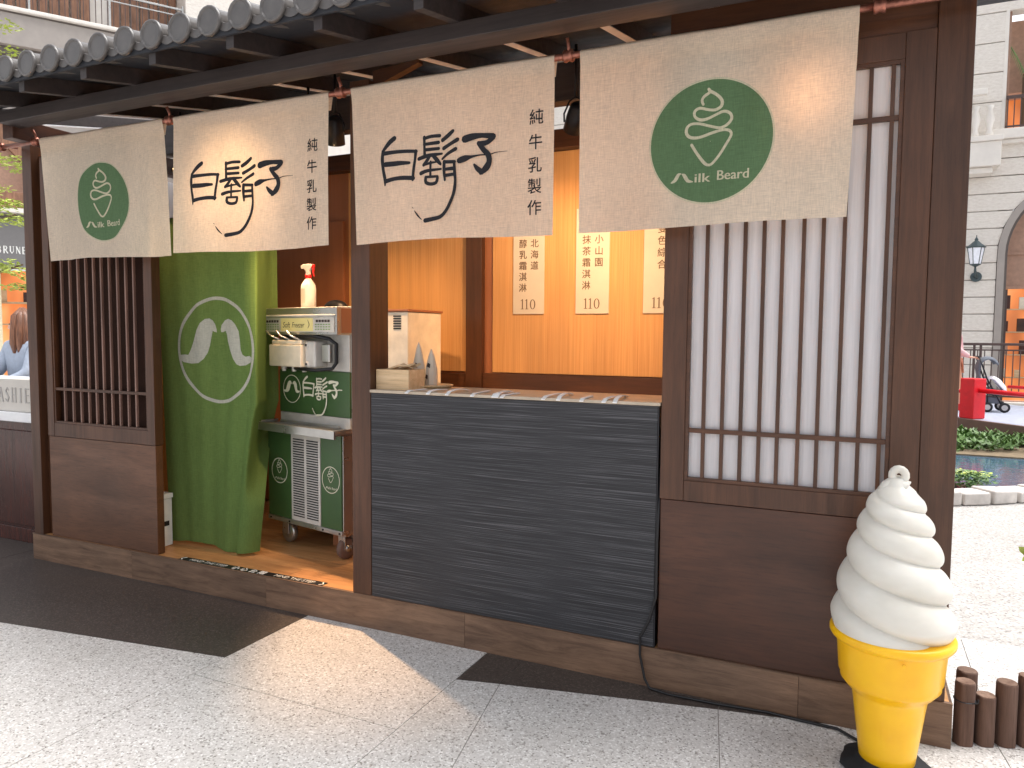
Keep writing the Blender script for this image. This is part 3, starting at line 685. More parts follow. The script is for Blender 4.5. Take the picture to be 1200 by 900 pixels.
# dispensing head
fc = B(.035, .695, .09, .0998, 1.108, 1.325, 'face_plate', 'steel_white', Fz, .003)
db = MB(); db.box(.085, .40, -.03, .088, 1.13, 1.262); db.box(.10, .39, -.02, .088, 1.2625, 1.29)
blk = db.obj('dispenser_block', 'cream_plastic', Fz, .008)
for i, x in enumerate((.155, .255, .355)):
    MB().tube([(x+.03, .0, 1.285), (x-.035, -.04, 1.315), (x-.06, -.055, 1.345)], [.0055, .0055, .007], 8).obj('draw_lever', 'steel', blk, smooth=True)
    MB().lathe([(.012, 0), (.014, .01), (.014, .04), (.02, .045)], 12, (x, .03, 1.098)).obj('nozzle', 'steel_white', blk, smooth=True)
for x, z in ((.06, 1.155), (.06, 1.27), (.43, 1.15), (.43, 1.262)):
    m = MB(); m.lathe([(.018, 0), (.022, .008), (.022, .02), (.012, .034)], 18); m.v = [(x+a, .02-c if x > .1 else .088-c, z+b) for a, b, c in m.v]; kn = m.obj('knob', 'steel_white', Fz, smooth=True)
    m = MB(); m.lathe([(.008, 0), (.008, .002)], 12); m.v = [(x+a, (.02 if x > .1 else .088)-.034-c, z+b) for a, b, c in m.v]; m.obj('knob_cap', 'dark_slot', kn)
B(.405, .50, -.005, .088, 1.13, 1.285, 'valve_block', 'steel_white', Fz, .012, seg=3)
MB().tube([(.12, .05, 1.31), (.3, .01, 1.318), (.50, .0, 1.315), (.60, .02, 1.30), (.625, .05, 1.27), (.625, .05, 1.16), (.60, .04, 1.125), (.5, .0, 1.115), (.3, .02, 1.118), (.16, .06, 1.12)], .011, 10).obj('guard_loop', 'black_metal', Fz, smooth=True)
B(.525, .60, .02, .088, 1.16, 1.27, 'side_valve', 'steel', Fz, .01, seg=3)
hd = MB(); hd.box(.0, .705, -.012, .79, 1.322, 1.484); head = hd.obj('head_casing', 'steel', Fz, .005)
B(.7055, .7085, .02, .78, 1.335, 1.475, 'side_reflection', 'brown_panel', head, .001)  # brown reflection on the steel side, laid on as a coloured plate
MB().box(.012, .69, -.018, -.0125, 1.428, 1.441).obj('trim_line', 'steel_white', head, .002)
pn = B(.018, .688, -.0165, -.0125, 1.338, 1.424, 'control_panel', 'steel_white', head, .001)
B(.195, .50, -.0185, -.0168, 1.343, 1.420, 'name_plate', 'print_yellow', pn, 0)
fn = lambda x, z, k=0: (x, -.0190-.0003*k, z)
m = MB(); text_fit(m, 'Soft', .215, .285, 1.365, 1.398, fn, 1, .2); text_fit(m, 'Freezer', .305, .42, 1.365, 1.397, fn, 1, .2)
ribbon(m, [(.455, 1.362, .003), (.468, 1.38, .006), (.46, 1.40, .004), (.452, 1.41, .002)], fn, 1)
for s in (.035, .515):
    for i in range(5): m.box(s+.012+i*.026, s+.032+i*.026, -.0182, -.0170, 1.396, 1.410)
m.obj('panel_print', 'print_dark', pn)
m = MB()
for s in (.03, .512):
    for r_ in range(3):
        for i in range(6): m.box(s+.006+i*.024, s+.022+i*.024, -.0178, -.0169, 1.352+r_*.014, 1.358+r_*.014)
m.obj('button_row', 'leaf_pale', pn)
# castors
for x, y_, fr in ((.10, .10, 0), (.665, .08, 1), (.10, .7, 0), (.665, .7, 0)):
    m = MB(); m.lathe([(.018, -.022), (.055, -.02), (.064, -.012), (.064, .012), (.055, .02), (.018, .022)], 22)
    m.v = [(x+a, y_+c, .065+b) for a, b, c in m.v] if not fr else [(x+c, y_+a, .065+b) for a, b, c in m.v]
    wh = m.obj('castor', 'bridge_wood' if fr else 'steel', Fz, smooth=True)
    m = MB(); m.lathe([(.022, -.026), (.022, .026)], 14); m.v = [(x+a, y_+c, .065+b) for a, b, c in m.v] if not fr else [(x+c, y_+a, .065+b) for a, b, c in m.v]; m.obj('hub', 'steel', wh, smooth=True)
    m = MB(); m.box(x-.03, x+.03, y_-.035, y_-.028, .06, .14); m.box(x-.03, x+.03, y_+.028, y_+.035, .06, .14); m.box(x-.035, x+.035, y_-.036, y_+.036, .1405, .155); m.obj('fork', 'steel', wh, .002)

# spray bottle
sp = thing('spray_bottle', 'white spray bottle with red trigger standing on the freezer', 'bottle', (-3.09, .6, 1.656))
c = (-3.09, .6, 1.656)
MB().lathe([(.040, 0), (.046, .006), (.046, .12), (.042, .145), (.028, .168), (.018, .18), (.016, .186)], 24, c).obj('bottle_body', 'bottle_white', sp, smooth=True)
MB().lathe([(.019, .186), (.02, .19), (.02, .206), (.017, .208)], 18, c).obj('collar', 'plastic_red', sp, smooth=True)
m = MB(); Y = .6
prof = [(-.048, .245), (-.048, .262), (-.03, .272), (.03, .272), (.038, .262), (.022, .243), (.012, .232), (.012, .206), (-.012, .206), (-.014, .232), (-.026, .243)]
m.add([(c[0]+x, Y-.013, c[2]+z) for x, z in prof]+[(c[0]+x, Y+.013, c[2]+z) for x, z in prof], [tuple(range(11)), tuple(range(11, 22))[::-1]]+[(i, (i+1) % 11 , 11+(i+1) % 11, 11+i)[::-1] for i in range(11)])
m.obj('spray_head', 'bottle_white', sp, .003)
MB().tube([(c[0]+.028, Y, c[2]+.262), (c[0]+.04, Y, c[2]+.24), (c[0]+.036, Y, c[2]+.22), (c[0]+.046, Y, c[2]+.196)], [.009, .008, .006, .005], 8).obj('trigger', 'plastic_red', sp, smooth=True)
B(c[0]+.03, c[0]+.047, Y-.009, Y+.009, c[2]+.25, c[2]+.27, 'trigger_cap', 'plastic_red', sp, .003)
fnb = lambda x, z, k=0: (c[0]+.0468*math.sin(x/.046-.25), Y-.0468*math.cos(x/.046-.25), c[2]+z)
m = MB(); m.add([fnb(-.012+.03*(i % 2)*0+.038*i/6-.004, z) for z in (.03, .12) for i in range(7)], [(i, i+1, i+8, i+7) for i in range(6)]); m.obj('label', 'card_white', sp)
# goggles on the freezer
gg = thing('safety_goggles', 'dark goggles lying behind the spray bottle', 'goggles', (-2.96, .72, 1.656))
m = MB()
for i in range(9):
    for j in range(13):
        a = math.pi*j/12; e = math.pi*(i/8-.5)*.9
        m.v.append((-2.975+.085*math.cos(a)*math.cos(e), .72+.05*math.sin(e), 1.656+.006+.05*math.sin(a)*math.cos(e)))
for i in range(8):
    for j in range(12): q = i*13+j; m.f.append((q, q+1, q+14, q+13))
m.obj('lens_shield', 'black_metal', gg, smooth=True, solid=.003)
MB().tube([(-3.06, .72, 1.664), (-2.9, .66, 1.664), (-2.82, .72, 1.664), (-2.9, .80, 1.664), (-3.05, .76, 1.664)], .007, 8).obj('strap', 'white_box', gg, smooth=True)
tp = thing('tap', 'small steel tap rising behind the freezer at the post', 'tap', (-2.86, .92, 1.656))
m = MB(); m.tube([(-2.86, .92, 1.656), (-2.86, .92, 1.80), (-2.90, .92, 1.815), (-2.95, .92, 1.80)], .008, 8); m.box(-2.91, -2.80, .91, .93, 1.818, 1.83); m.obj('spout', 'steel', tp, smooth=False)
# white box behind the lattice
wb = thing('white_carton', 'white carton on the kiosk floor between lattice screen and green curtain', 'carton', (-3.95, .16, .172))
B(-4.05, -3.862, .10, .215, .172, .47, 'carton', 'white_box', wb, .004)
B(-4.055, -3.857, .095, .22, .4705, .50, 'lid', 'white_box', wb, .003)
B(-3.8615, -3.860, .12, .19, .30, .33, 'label', 'dark_slot', wb, 0)
# ice machine on a back bench
im = thing('ice_machine', 'beige vented machine standing behind the wooden box on the counter', 'machine', (-2.48, .75, 1.07))
bx = B(-2.66, -2.378, .62, 1.0, 1.08, 1.632, 'casing', 'cream_plastic', im, .006)
B(-2.67, -2.37, .61, 1.01, 1.633, 1.648, 'lid', 'brown_panel', im, .003)
m = MB()
for i in range(6): m.box(-2.478, -2.425, .6165, .6195, 1.53+i*.0145, 1.538+i*.0145)
for i in range(10): m.box(-2.583, -2.53, .6165, .6195, 1.27+i*.0175, 1.28+i*.0175); m.box(-2.64, -2.598, .6165, .6195, 1.27+i*.0175, 1.28+i*.0175)
m.obj('vent_slot', 'dark_slot', bx)
bn = thing('back_bench', 'low back bench under the beige machine inside the kiosk', 'bench', (-2.3, 1.1, .172))
B(-3.0, -.4, .60, DB-.055, 1.05, 1.078, 'bench_top', 'counter_top', bn, .002)
B(-2.95, -.45, .64, DB-.055, .1725, 1.048, 'cabinet_front', 'brown_panel', bn, .002)
# wooden box on counter
wx = thing('wooden_box', 'pale wooden box of twigs at the left end of the counter', 'box', (-2.1, .13, 1.224), local=False)
x0, x1, y0, y1, z0, z1 = -2.196, -2.003, .045, .20, 1.2245, 1.325
B(x0, x1, y0, y0+.008, z0, z1, 'box_side', 'pale_wood', wx, .001); B(x0, x1, y1-.008, y1, z0, z1, 'box_side', 'pale_wood', wx, .001)
B(x0, x0+.008, y0+.0085, y1-.0085, z0, z1-.001, 'box_end', 'pale_wood', wx, .001); B(x1-.008, x1, y0+.0085, y1-.0085, z0, z1-.001, 'box_end', 'pale_wood', wx, .001)
B(x0+.009, x1-.009, y0+.009, y1-.009, z0, z0+.01, 'box_base', 'pale_wood', wx, 0)
for i in range(5):
    a = rnd.uniform(-.3, .5); MB().tube([(x0+.02+.02*i, y0+.03+.02*i, z1-.012), (x0+.10+.02*i, y0+.05+.02*i, z1+.015+.02*rnd.random()), (x0+.17, y0+.05+.02*i, z1+.03*rnd.random())], [.006, .007, .004], 7).obj('twig', 'pale_wood', wx, smooth=True)
for i, (x, y_, h, lab) in enumerate(((-2.085, .27, .235, 'taller white paper piping bag standing behind the wooden box'), (-2.02, .29, .20, 'shorter white paper piping bag at the right of the wooden box'))):
    pb = thing('paper_bag', lab, 'bag', (x, y_, 1.224), 0, 'pointed white bags on the counter')
    MB().lathe([(.030, 0), (.034, .02), (.031, .10*h/.2), (.014, .17*h/.2), (.002, h)], 9, (x, y_, 1.2245)).obj('bag_body', 'card_white', pb)
    m = MB()
    for a0, zz, rr in ((-1.9, .05, .012), (-1.5, .11, .010)): 
        m.add([(x+(.0355-.03*zz/h*0)*math.cos(a0+u), y_+.0355*math.sin(a0+u), 1.2245+zz+v) for u, v in ((-.3, 0), (.25, -.008), (.3, .014), (-.1, .02))], [(0, 1, 2, 3)])
    m.obj('printed_mark', 'print_dark', pb)
ty = thing('wooden_tray', 'round wooden tray beside the pointed white bags on the counter', 'tray', (-2.02, .33, 1.224))
MB().lathe([(.085, 0), (.10, .01), (.10, .016), (.092, .014), (.001, .012)], 28, (-2.0, .285, 1.2245)).obj('tray', 'pale_wood', ty, smooth=False)
# step sticker
stk = thing('step_sticker', 'long black warning sticker with white lettering on the doorway step', 'sticker', (-3.05, .03, .1725))
B(-3.58, -2.52, .006, .058, .1724, .1732, 'sticker', 'black_metal', stk, 0)
fs = lambda x, z, k=0: (x, z, .1736+.0002*k)
m = MB(); text_fit(m, 'MIND THE STEP', -3.50, -3.22, .016, .046, fs, 1); text_fit(m, 'MIND THE STEP', -2.86, -2.59, .016, .046, fs, 1)
for i, c_ in enumerate('小心台階'): char(m, c_, -3.15+i*.065, .032, .052, fs, 1, .003)
ribbon(m, [(-3.555, .05, .008), (-3.572, .03, .008), (-3.555, .014, .008)], fs, 1, smooth=1); ribbon(m, [(-2.545, .05, .008), (-2.53, .03, .008), (-2.545, .014, .008)], fs, 1, smooth=1)
m.obj('lettering', 'print_white', stk)
# cable
tag(MB().tube([(-.738, .03, .95), (-.737, -.006, .62), (-.736, -.007, .40), (-.765, -.012, .29), (-.80, -.016, .217), (-.80, -.012, .138), (-.775, -.02, .04), (-.75, -.03, .008), (-.668, -.045, .007), (-.471, -.040, .007), (-.275, -.02, .007), (-.161, -.03, .007), (-.02, -.035, .007), (.06, -.1, .007), (.10, -.16, .012)], .0055, 8).obj('cable', 'floor_cable', smooth=True),
    'thin black cable running from the counter down to the cone lamp', 'cable')

# ------------------------------------------------------------------ TRACK LIGHTS
def tracklight(x, y, z, aim, label, power, spot, blend=.5, color=(1, .62, .33)):
    t = thing('track_light', label, 'lamp', (x, y, z), 0, 'black spotlights hanging inside the kiosk')
    d = (Vector(aim)-Vector((x, y, z))).normalized(); q = d.to_track_quat('Z', 'Y').to_matrix().to_4x4(); T = Matrix.Translation((x, y, z)) @ q
    m = MB(); m.lathe([(.030, -.09), (.042, -.075), (.048, -.02), (.050, .055), (.046, .056), (.043, .03)], 20); m.v = [tuple(T @ Vector(p)) for p in m.v]; m.f = m.f[:-1]
    m.obj('housing', 'black_metal', t, smooth=True)
    m = MB(); m.lathe([(.001, .026), (.042, .027)], 20); m.v = [tuple(T @ Vector(p)) for p in m.v]; m.obj('bulb', 'lamp_glow', t)
    zt = rz(y)+.0
    m = MB(); m.tube([(x-.058, y, z), (x-.060, y, z+.04), (x-.03, y, z+.1), (x, y, z+.115), (x+.03, y, z+.1), (x+.060, y, z+.04), (x+.058, y, z)], .005, 6); m.tube([(x, y, z+.115), (x, y, zt)], .008, 8); m.obj('yoke', 'black_metal', t, smooth=True)
    L = bpy.data.lights.new('spot', 'SPOT'); L.energy = power; L.spot_size = R(spot); L.spot_blend = blend; L.color = color; L.shadow_soft_size = .03
    o = bpy.data.objects.new('spot', L); COL.objects.link(o); o.parent = t; o.matrix_parent_inverse = t.matrix_basis.inverted()
    o.matrix_basis = Matrix.Translation(Vector((x, y, z))+d*.06) @ d.to_track_quat('-Z', 'Y').to_matrix().to_4x4()
tracklight(-4.10, .55, 2.60, (-4.0, .2, 2.0), 'black spotlight in the gap between the two left banners', 9, 80, .8)
tracklight(-3.45, .62, 2.62, (-2.2, -.12, 0), 'black spotlight behind the banner over the green curtain', 230, 34, 1)
tracklight(-2.60, .25, 2.58, (-3.0, .9, 1.3), 'black spotlight behind the middle post', 38, 90, .8)
tracklight(-1.315, .5, 2.57, (-2.0, 1.4, 1.5), 'black spotlight in the gap between the two right banners', 34, 95, .8)
tracklight(-.62, .45, 2.62, (-1.0, 1.44, 1.95), 'black spotlight behind the right banner aimed at the bamboo wall', 50, 120, .9)
tracklight(-.21, .40, 2.44, (-.19, -.1, 2.36), 'black spotlight glowing through the paper screen and the right banner', 1700, 34, 1, (1, .52, .22))
tracklight(-2.95, .45, 2.45, (-3.0, -.1, 2.25), 'black spotlight shining through the banner with brush lettering', 10, 85, 1)

# ------------------------------------------------------------------ ICE CREAM CONE FIGURE
cn = thing('cone_figure', 'waist high plastic soft serve cone figure in a yellow wafer cup', 'figure', (.14, -.25, 0))
cx, cy = .14, -.25
m = MB(); m.lathe([(.125, 0), (.145, .008), (.143, .026), (.10, .034), (.095, .05)], 30, (cx, cy, .001)); m.v = [(x+.006*math.sin(9*math.atan2(y-cy, x-cx)), y, z) for x, y, z in m.v]
m.obj('base_weight', 'black_rubber', cn, smooth=True)
k_ = N('yellow_plastic'); f = k_.noise(sc=7, det=3); k_.col(k_.ramp(f, [(.3, lin((240, 178, 10))), (.7, lin((250, 194, 20)))])); k_.rough(.3); k_.b.inputs['Subsurface Weight'].default_value = .1; k_.b.inputs['Subsurface Radius'].default_value = (.02, .01, .004); k_.bump(k_.noise(sc=40, det=3), .08, .002); M['yellow_plastic'] = k_.m
k_ = N('cream_white'); f = k_.noise((1, 1, 2), sc=6, det=3); k_.col(k_.ramp(f, [(.3, lin((208, 203, 192))), (.7, lin((222, 218, 209)))])); k_.rough(.38); k_.b.inputs['Subsurface Weight'].default_value = .2; k_.b.inputs['Subsurface Radius'].default_value = (.03, .02, .014); k_.bump(k_.noise(sc=22, det=4), .05, .003); M['cream_white'] = k_.m
cup = MB().lathe([(.078, .03), (.086, .034), (.092, .08), (.112, .24), (.118, .278), (.124, .292), (.138, .302), (.150, .318), (.157, .326), (.156, .336), (.163, .35), (.172, .46), (.176, .470), (.190, .474), (.196, .484), (.196, .496), (.190, .504), (.16, .506)], 56, (cx, cy, 0)).obj('wafer_cup', 'yellow_plastic', cn, smooth=True)
def interp(t, pts):
    for (a, b), (c_, d) in zip(pts, pts[1:]):
        if t <= c_: return b+(d-b)*(t-a)/(c_-a)
    return pts[-1][1]
env = [(.48, .168), (.50, .186), (.556, .194), (.62, .184), (.676, .174), (.74, .158), (.769, .149), (.84, .127), (.88, .114), (.917, .10), (.955, .084), (.985, .060), (1.005, .036), (1.03, .02)]
nn_ = [(.48, .0), (.619, 1), (.742, 2), (.841, 3), (.917, 4), (.985, 5), (1.03, 5.9)]
m = MB(); nh, na = 150, 96
for i in range(nh+1):
    h = .485+.545*i/nh
    for j in range(na):
        a = 2*math.pi*j/na
        ph = interp(h, nn_)+a/math.pi+.05
        fr = ph-math.floor(ph); lobe = (max(0, 1-(2*fr-1)**2))**.62
        fade = min(1, max(0, (1.0-h)/.06)); e = interp(h, env)
        r_ = e*(1.01-fade*.19*(1-lobe))
        ox = (-.006*(h-.5)); m.v.append((cx+ox+r_*math.cos(a), cy+r_*math.sin(a), h+.004*math.sin(a)))
for i in range(nh):
    for j in range(na): m.f.append((i*na+j, i*na+(j+1) % na, (i+1)*na+(j+1) % na, (i+1)*na+j))
m.f.append(tuple(nh*na+j for j in range(na)))
sw_ = m.obj('ice_cream_swirl', 'cream_white', cn, smooth=True)
# tip with hanging eye
m = MB(); tx = cx-.004; n1 = 30
pts = [(tx-.012, cy, .985), (tx-.008, cy, 1.008), (tx-.020+.0, cy, 1.018)]
ring = [(tx+.008+.021*math.cos(a), cy, 1.030+.019*math.sin(a)) for a in [math.radians(200-24*i) for i in range(16)]]
m.tube([(tx+.022, cy, .99), (tx+.004, cy, 1.004)]+[(tx+.006+.020*math.cos(math.radians(215-25*i)), cy, 1.037+.021*math.sin(math.radians(215-25*i))) for i in range(15)], [.036, .028]+[.0135]*15, 12)
m.tube([(tx-.03, cy, .978), (tx-.022, cy, 1.0), (tx-.006, cy, 1.022)], [.030, .024, .016], 12)
m.obj('hanging_eye', 'cream_white', sw_, smooth=True)
MB().tube([(cx+.03, cy-.178, .452), (cx+.03, cy-.183, .452)], .006, 10).obj('rivet', 'yellow_plastic', cup)

# ------------------------------------------------------------------ LOG EDGING
for i, (x, y_, h, lab) in enumerate(((.405, .075, .235, 'leftmost dark log post of the edging, wire wrapped, beside the kiosk step'), (.42, .16, .245, 'dark log post standing behind the wire wrapped one'), (.475, .105, .185, 'shortest dark log post in the edging row'), (.545, .135, .235, 'taller dark log post right of the shortest one'), (.615, .16, .262, 'tall dark log post at the right photo edge'), (.69, .19, .24, 'dark log post just past the right photo edge'))):
    lg = thing('log_post', lab, 'log', (x, y_, 0), 0, 'upright log posts edging the planting bed')
    r_ = .034+.002*(i % 2)
    m = MB(); m.lathe([(r_*1.02, 0), (r_, .02), (r_*1.01, h*.5), (r_, h-.006), (r_*.93, h)], 20, (x, y_, 0)); m.v = [(a+.0015*math.sin(7*math.atan2(b-y_, a-x)), b+.0015*math.cos(5*math.atan2(b-y_, a-x)), c_) for a, b, c_ in m.v]
    m.obj('log', 'log_bark', lg, smooth=False, bevel=.002)
    MB().lathe([(r_*.9, h+.0005), (r_*.88, h+.002), (.001, h+.003)], 20, (x, y_, 0)).obj('sawn_end', 'log_end', lg)
    if i == 0:
        m = MB(); m.lathe([(r_+.0015, .165), (r_+.004, .167), (r_+.0015, .169)], 20, (x, y_, 0)); m.tube([(x+.02, y_-.03, .167), (x+.037, y_-.03, .172), (x+.04, y_-.028, .185)], .003, 6); m.obj('wire', 'black_metal', lg)
# ------------------------------------------------------------------ BACK BUILDING (stone, arched shop door)
KB = 1.2344; YB = -3.0568+17.0568*KB
def zb(z): return 1.5+(z-1.5)*KB
bb = thing('stone_building', 'pale stone mall building with arched shop door and balcony behind the pond', 'building', (3, YB, 0))
ax, asp, aR = 3.93*KB, zb(3.13), 1.55*KB
XR = 13.0
def xedge(z): return ax-math.sqrt(max(0, aR*aR-(max(z, asp)-asp)**2)) if z < asp+aR else None
cz = [zb(5.28)-.33*KB*i for i in range(0, 20)]; cz = [z for z in cz if z > -.1][::-1]
for z0, z1 in zip([-.02]+cz, cz):
    if z1-z0 < .05: continue
    e0, e1 = xedge(z0), xedge(z1)
    if z0 >= asp+aR-.01: segs = [([(-11, z0), (XR, z0), (XR, z1), (-11, z1)])]
    else:
        if e1 is None: e1 = ax
        e0_, e1_ = e0, e1
        segs = [[(-11, z0), (e0_, z0), (e1_, z1), (-11, z1)], [(2*ax-e0_, z0), (XR, z0), (XR, z1), (2*ax-e1_, z1)]]
    for q in segs:
        m = MB(); g = .012; pts = [(x, z+(g if z == z0 else -g)) for x, z in q]
        m.add([(x, YB, z) for x, z in pts]+[(x, YB+.4, z) for x, z in pts], [(0, 1, 2, 3), (7, 6, 5, 4), (0, 4, 5, 1), (1, 5, 6, 2), (2, 6, 7, 3), (3, 7, 4, 0)])
        m.obj('stone_course', 'facade_stone', bb, .008)
wl, wr, wt, wbz = 2.40*KB, 4.9*KB, zb(7.73), zb(5.47)
z = wbz; hs_ = .555*KB
while z < 17:
    z1 = z+hs_
    for a, b in (((-11, 2.34*KB), (wr+.1, XR)) if z < wt-.2 else ((-11, XR),)):
        B(a, b, YB, YB+.4, z+.012, z1-.012, 'stone_course', 'facade_stone', bb, .008)
    z = z1
core = B(-11, wl, YB+.03, YB+.6, asp+aR, 17, 'joint_backing', 'concrete', bb, 0)
B(-11, 2.37*KB, YB+.03, YB+.6, 0, asp+aR, 'joint_backing', 'concrete', bb, 0)
B(wr, XR, YB+.03, YB+.6, wbz, 17, 'joint_backing', 'concrete', bb, 0)
B(-11, XR, YB-.22, YB+.45, zb(5.28), zb(5.47), 'ledge', 'facade_trim', bb, .02)
B(-11, XR, YB-.14, YB+.4, zb(5.20), zb(5.278), 'ledge_moulding', 'facade_trim', bb, .02)
B(.6*KB, 2.31*KB, YB-.55, YB-.001, zb(4.74), zb(5.199), 'balcony_bracket', 'facade_trim', bb, .02)
B(.7*KB, 2.2*KB, YB-.45, YB-.001, zb(4.62), zb(4.739), 'bracket_moulding', 'facade_trim', bb, .03)
B(.6*KB, 2.33*KB, YB-.6, YB-.222, zb(5.2), zb(5.30), 'balcony_slab', 'facade_trim', bb, .01)
B(.6*KB, 2.05*KB, YB-.5, YB-.35, zb(6.08), zb(6.2), 'balcony_rail', 'facade_trim', bb, .02)
for i in range(7): 
    MB().lathe([(.07, 0), (.09, .05), (.05, .15), (.10, .38), (.05, .6), (.08, .70)], 12, (.75*KB+i*.28, YB-.42, zb(5.30)+.01)).obj('baluster', 'facade_trim', bb, smooth=True)
# upper window
B(2.34*KB, wl, YB+.002, YB+.5, wbz, wt, 'window_reveal', 'facade_trim', bb, .005)
uw = B(wl+.004, wr, YB+1.6, YB+1.7, wbz, wt, 'window', 'shop_glow', bb, 0)
B(wl, wr, YB+.9, YB+1.55, zb(6.35), wt, 'ceiling_box', 'panel_beige', uw, 0)
B(wl+.003, wl+.06, YB+.1, YB+.16, wbz, wt, 'window_frame', 'panel_beige', uw, .003)
B(wl, wr, YB+.04, YB+.4, wt, wt+.35, 'lintel', 'facade_trim', bb, .01)
me = None
for i in range(20):
    x = wl+.04+i*.13
    if me is None: o = B(-.010, .010, YB-.06, YB-.04, wbz+.03, zb(6.04), 'railing_bar', 'rail_iron', bb, 0, loc=(x, 0, 0)); me = o.data
    else: link('railing_bar', me, bb, 0, (x, 0, 0))
B(wl, wr, YB-.08, YB-.02, zb(6.04), zb(6.10), 'handrail', 'rail_iron', bb, .004)
B(wl, wr, YB-.065, YB-.035, wbz+.05, wbz+.09, 'lower_rail', 'rail_iron', bb, 0)
# arched door: architrave, blind, glass
for r0, r1, yd, mt in ((aR-.16, aR-.01, -.03, 'concrete'), (aR-.22, aR-.161, .05, 'concrete_dark')):
    m = MB(); n = 28; P = [(ax-math.cos(math.pi*i/n), asp, math.sin(math.pi*i/n)) for i in range(n+1)]
    path = [(-1, 0, 0)]+[(-math.cos(math.pi*i/n), 1, math.sin(math.pi*i/n)) for i in range(n+1)]+[(1, 0, 0)]
    for c_, f_, s_ in path:
        for r_ in (r0, r1):
            for y_ in (YB+yd, YB+.35): m.v.append((ax+c_*r_, y_, (asp+s_*r_) if f_ else 0))
    for i in range(len(path)-1):
        q = 4*i; m.f += [(q, q+2, q+6, q+4), (q+1, q+5, q+7, q+3), (q, q+4, q+5, q+1), (q+2, q+3, q+7, q+6)]
    m.obj('architrave', mt, bb)
r_ = aR-.2
B(ax-r_, ax+r_, YB+.5, YB+.53, 0, zb(2.5), 'shop_window', 'shop_glow', bb, 0)
m = MB(); pts = [(ax-r_, zb(2.5))]+[(ax-r_*math.cos(math.pi*i/24), asp+r_*math.sin(math.pi*i/24)) for i in range(25)]+[(ax+r_, zb(2.5))]
m.add([(x, YB+.42, z) for x, z in pts], [tuple(range(len(pts)))]); m.add([(x, YB+.46, z) for x, z in pts], [tuple(range(len(pts)))[::-1]]); m.obj('blind_panel', 'panel_beige', bb)
for z in (2.5, 3.16): B(ax-r_, ax+r_, YB+.38, YB+.42, zb(z)-.03, zb(z)+.04, 'transom', 'panel_beige', bb, .005)
for i in range(3): B(ax-r_+.05+i*1.2, ax-r_+.11+i*1.2, YB+.36, YB+.42, 0, zb(2.5)-.04, 'mullion', 'rail_iron', bb, .003)
for i in range(4): B(ax-r_+.02, ax+r_, YB+.47, YB+.498, .55+i*.55, .58+i*.55, 'shelf', 'pale_wood', bb, .003)
rg = random.Random(9)
for i in range(34):
    x = ax-r_+.10+(i//4)*.34+rg.uniform(-.05, .05); h = rg.uniform(.12, .34); w = rg.uniform(.06, .13)
    B(x-w, x+w, YB+.475, YB+.4975, .581+(i % 4)*.55, .581+(i % 4)*.55+h, 'shelf_goods', ('cream_plastic', 'board_wood', 'panel_beige', 'mahogany', 'pale_wood')[rg.randrange(5)], bb, .01)
# wall lantern
wl_ = thing('wall_lantern', 'grey green lantern with four glass panes on the stone wall by the arch', 'lantern', (2.0*KB, YB-.2, zb(2.7)))
lx_, ly_ = 2.0*KB, YB-.32; zt, zbm = zb(3.24), zb(2.93)
m = MB(); m.lathe([(.20, 0), (.21, .02), (.12, .09), (.06, .15), (.035, .17), (.04, .20), (.012, .25), (.008, .30)], 8, (lx_, ly_, zt)); m.obj('lantern_cap', 'lamp_iron', wl_)
m = MB(); m.lathe([(.11, 0), (.17, zt-zbm-.01)], 6, (lx_, ly_, zbm+.005)); gl = m.obj('lamp_glass', 'lamp_glass', wl_)
for j in range(6):
    a = math.pi*2*j/6; MB().tube([(lx_+.112*math.cos(a), ly_+.112*math.sin(a), zbm), (lx_+.175*math.cos(a), ly_+.175*math.sin(a), zt)], .009, 5).obj('glazing_bar', 'lamp_iron', wl_)
MB().lathe([(.03, -.06), (.115, -.015), (.12, 0)], 8, (lx_, ly_, zbm)).obj('lantern_base', 'lamp_iron', wl_)
MB().tube([(lx_, ly_, zbm-.05), (lx_, ly_+.0, zbm-.16), (lx_+.05, ly_+.12, zbm-.27), (lx_+.06, YB-.05, zbm-.28)], [.02, .028, .035, .05], 8).obj('bracket_arm', 'lamp_iron', wl_, smooth=True)
MB().tube([(lx_+.06, YB-.06, zbm-.28), (lx_+.06, YB-.001, zbm-.28)], .12, 16).obj('wall_plate', 'lamp_iron', wl_)
# palm behind the upper window
pl = thing('potted_palm', 'pale green palm fronds behind the upper balcony window', 'plant', (wl+.5, YB+.55, wbz))
m = MB(); rn = random.Random(2)
for i in range(7):
    a = -1.9+i*.55; L = 1.3
    c0 = Vector((wl+.45, YB+.6, zb(6.6)))
    pts = [c0+Vector((math.cos(a)*L*t, .1*math.sin(5*a)*t, .9*t-1.1*t*t*abs(math.cos(a))+.3*t)) for t in (0, .25, .5, .75, 1)]
    for p, q in zip(pts, pts[1:]):
        for s in range(4):
            b = p.lerp(q, s/4)
            for sd_ in (-1, 1):
                e = b+Vector((.10*math.cos(a), .05*sd_, -.16)); e2 = b+Vector((.03, 0, .02))
                m.add([b, e2, e], [(0, 1, 2)])
    MB().tube([tuple(p) for p in pts], .012, 5).obj('frond_stem', 'leaf_pale', pl)
m.obj('frond_leaves', 'leaf_pale', pl)
MB().tube([(wl+.45, YB+.6, wbz+.01), (wl+.45, YB+.6, zb(6.62))], .05, 8).obj('trunk', 'bark', pl)

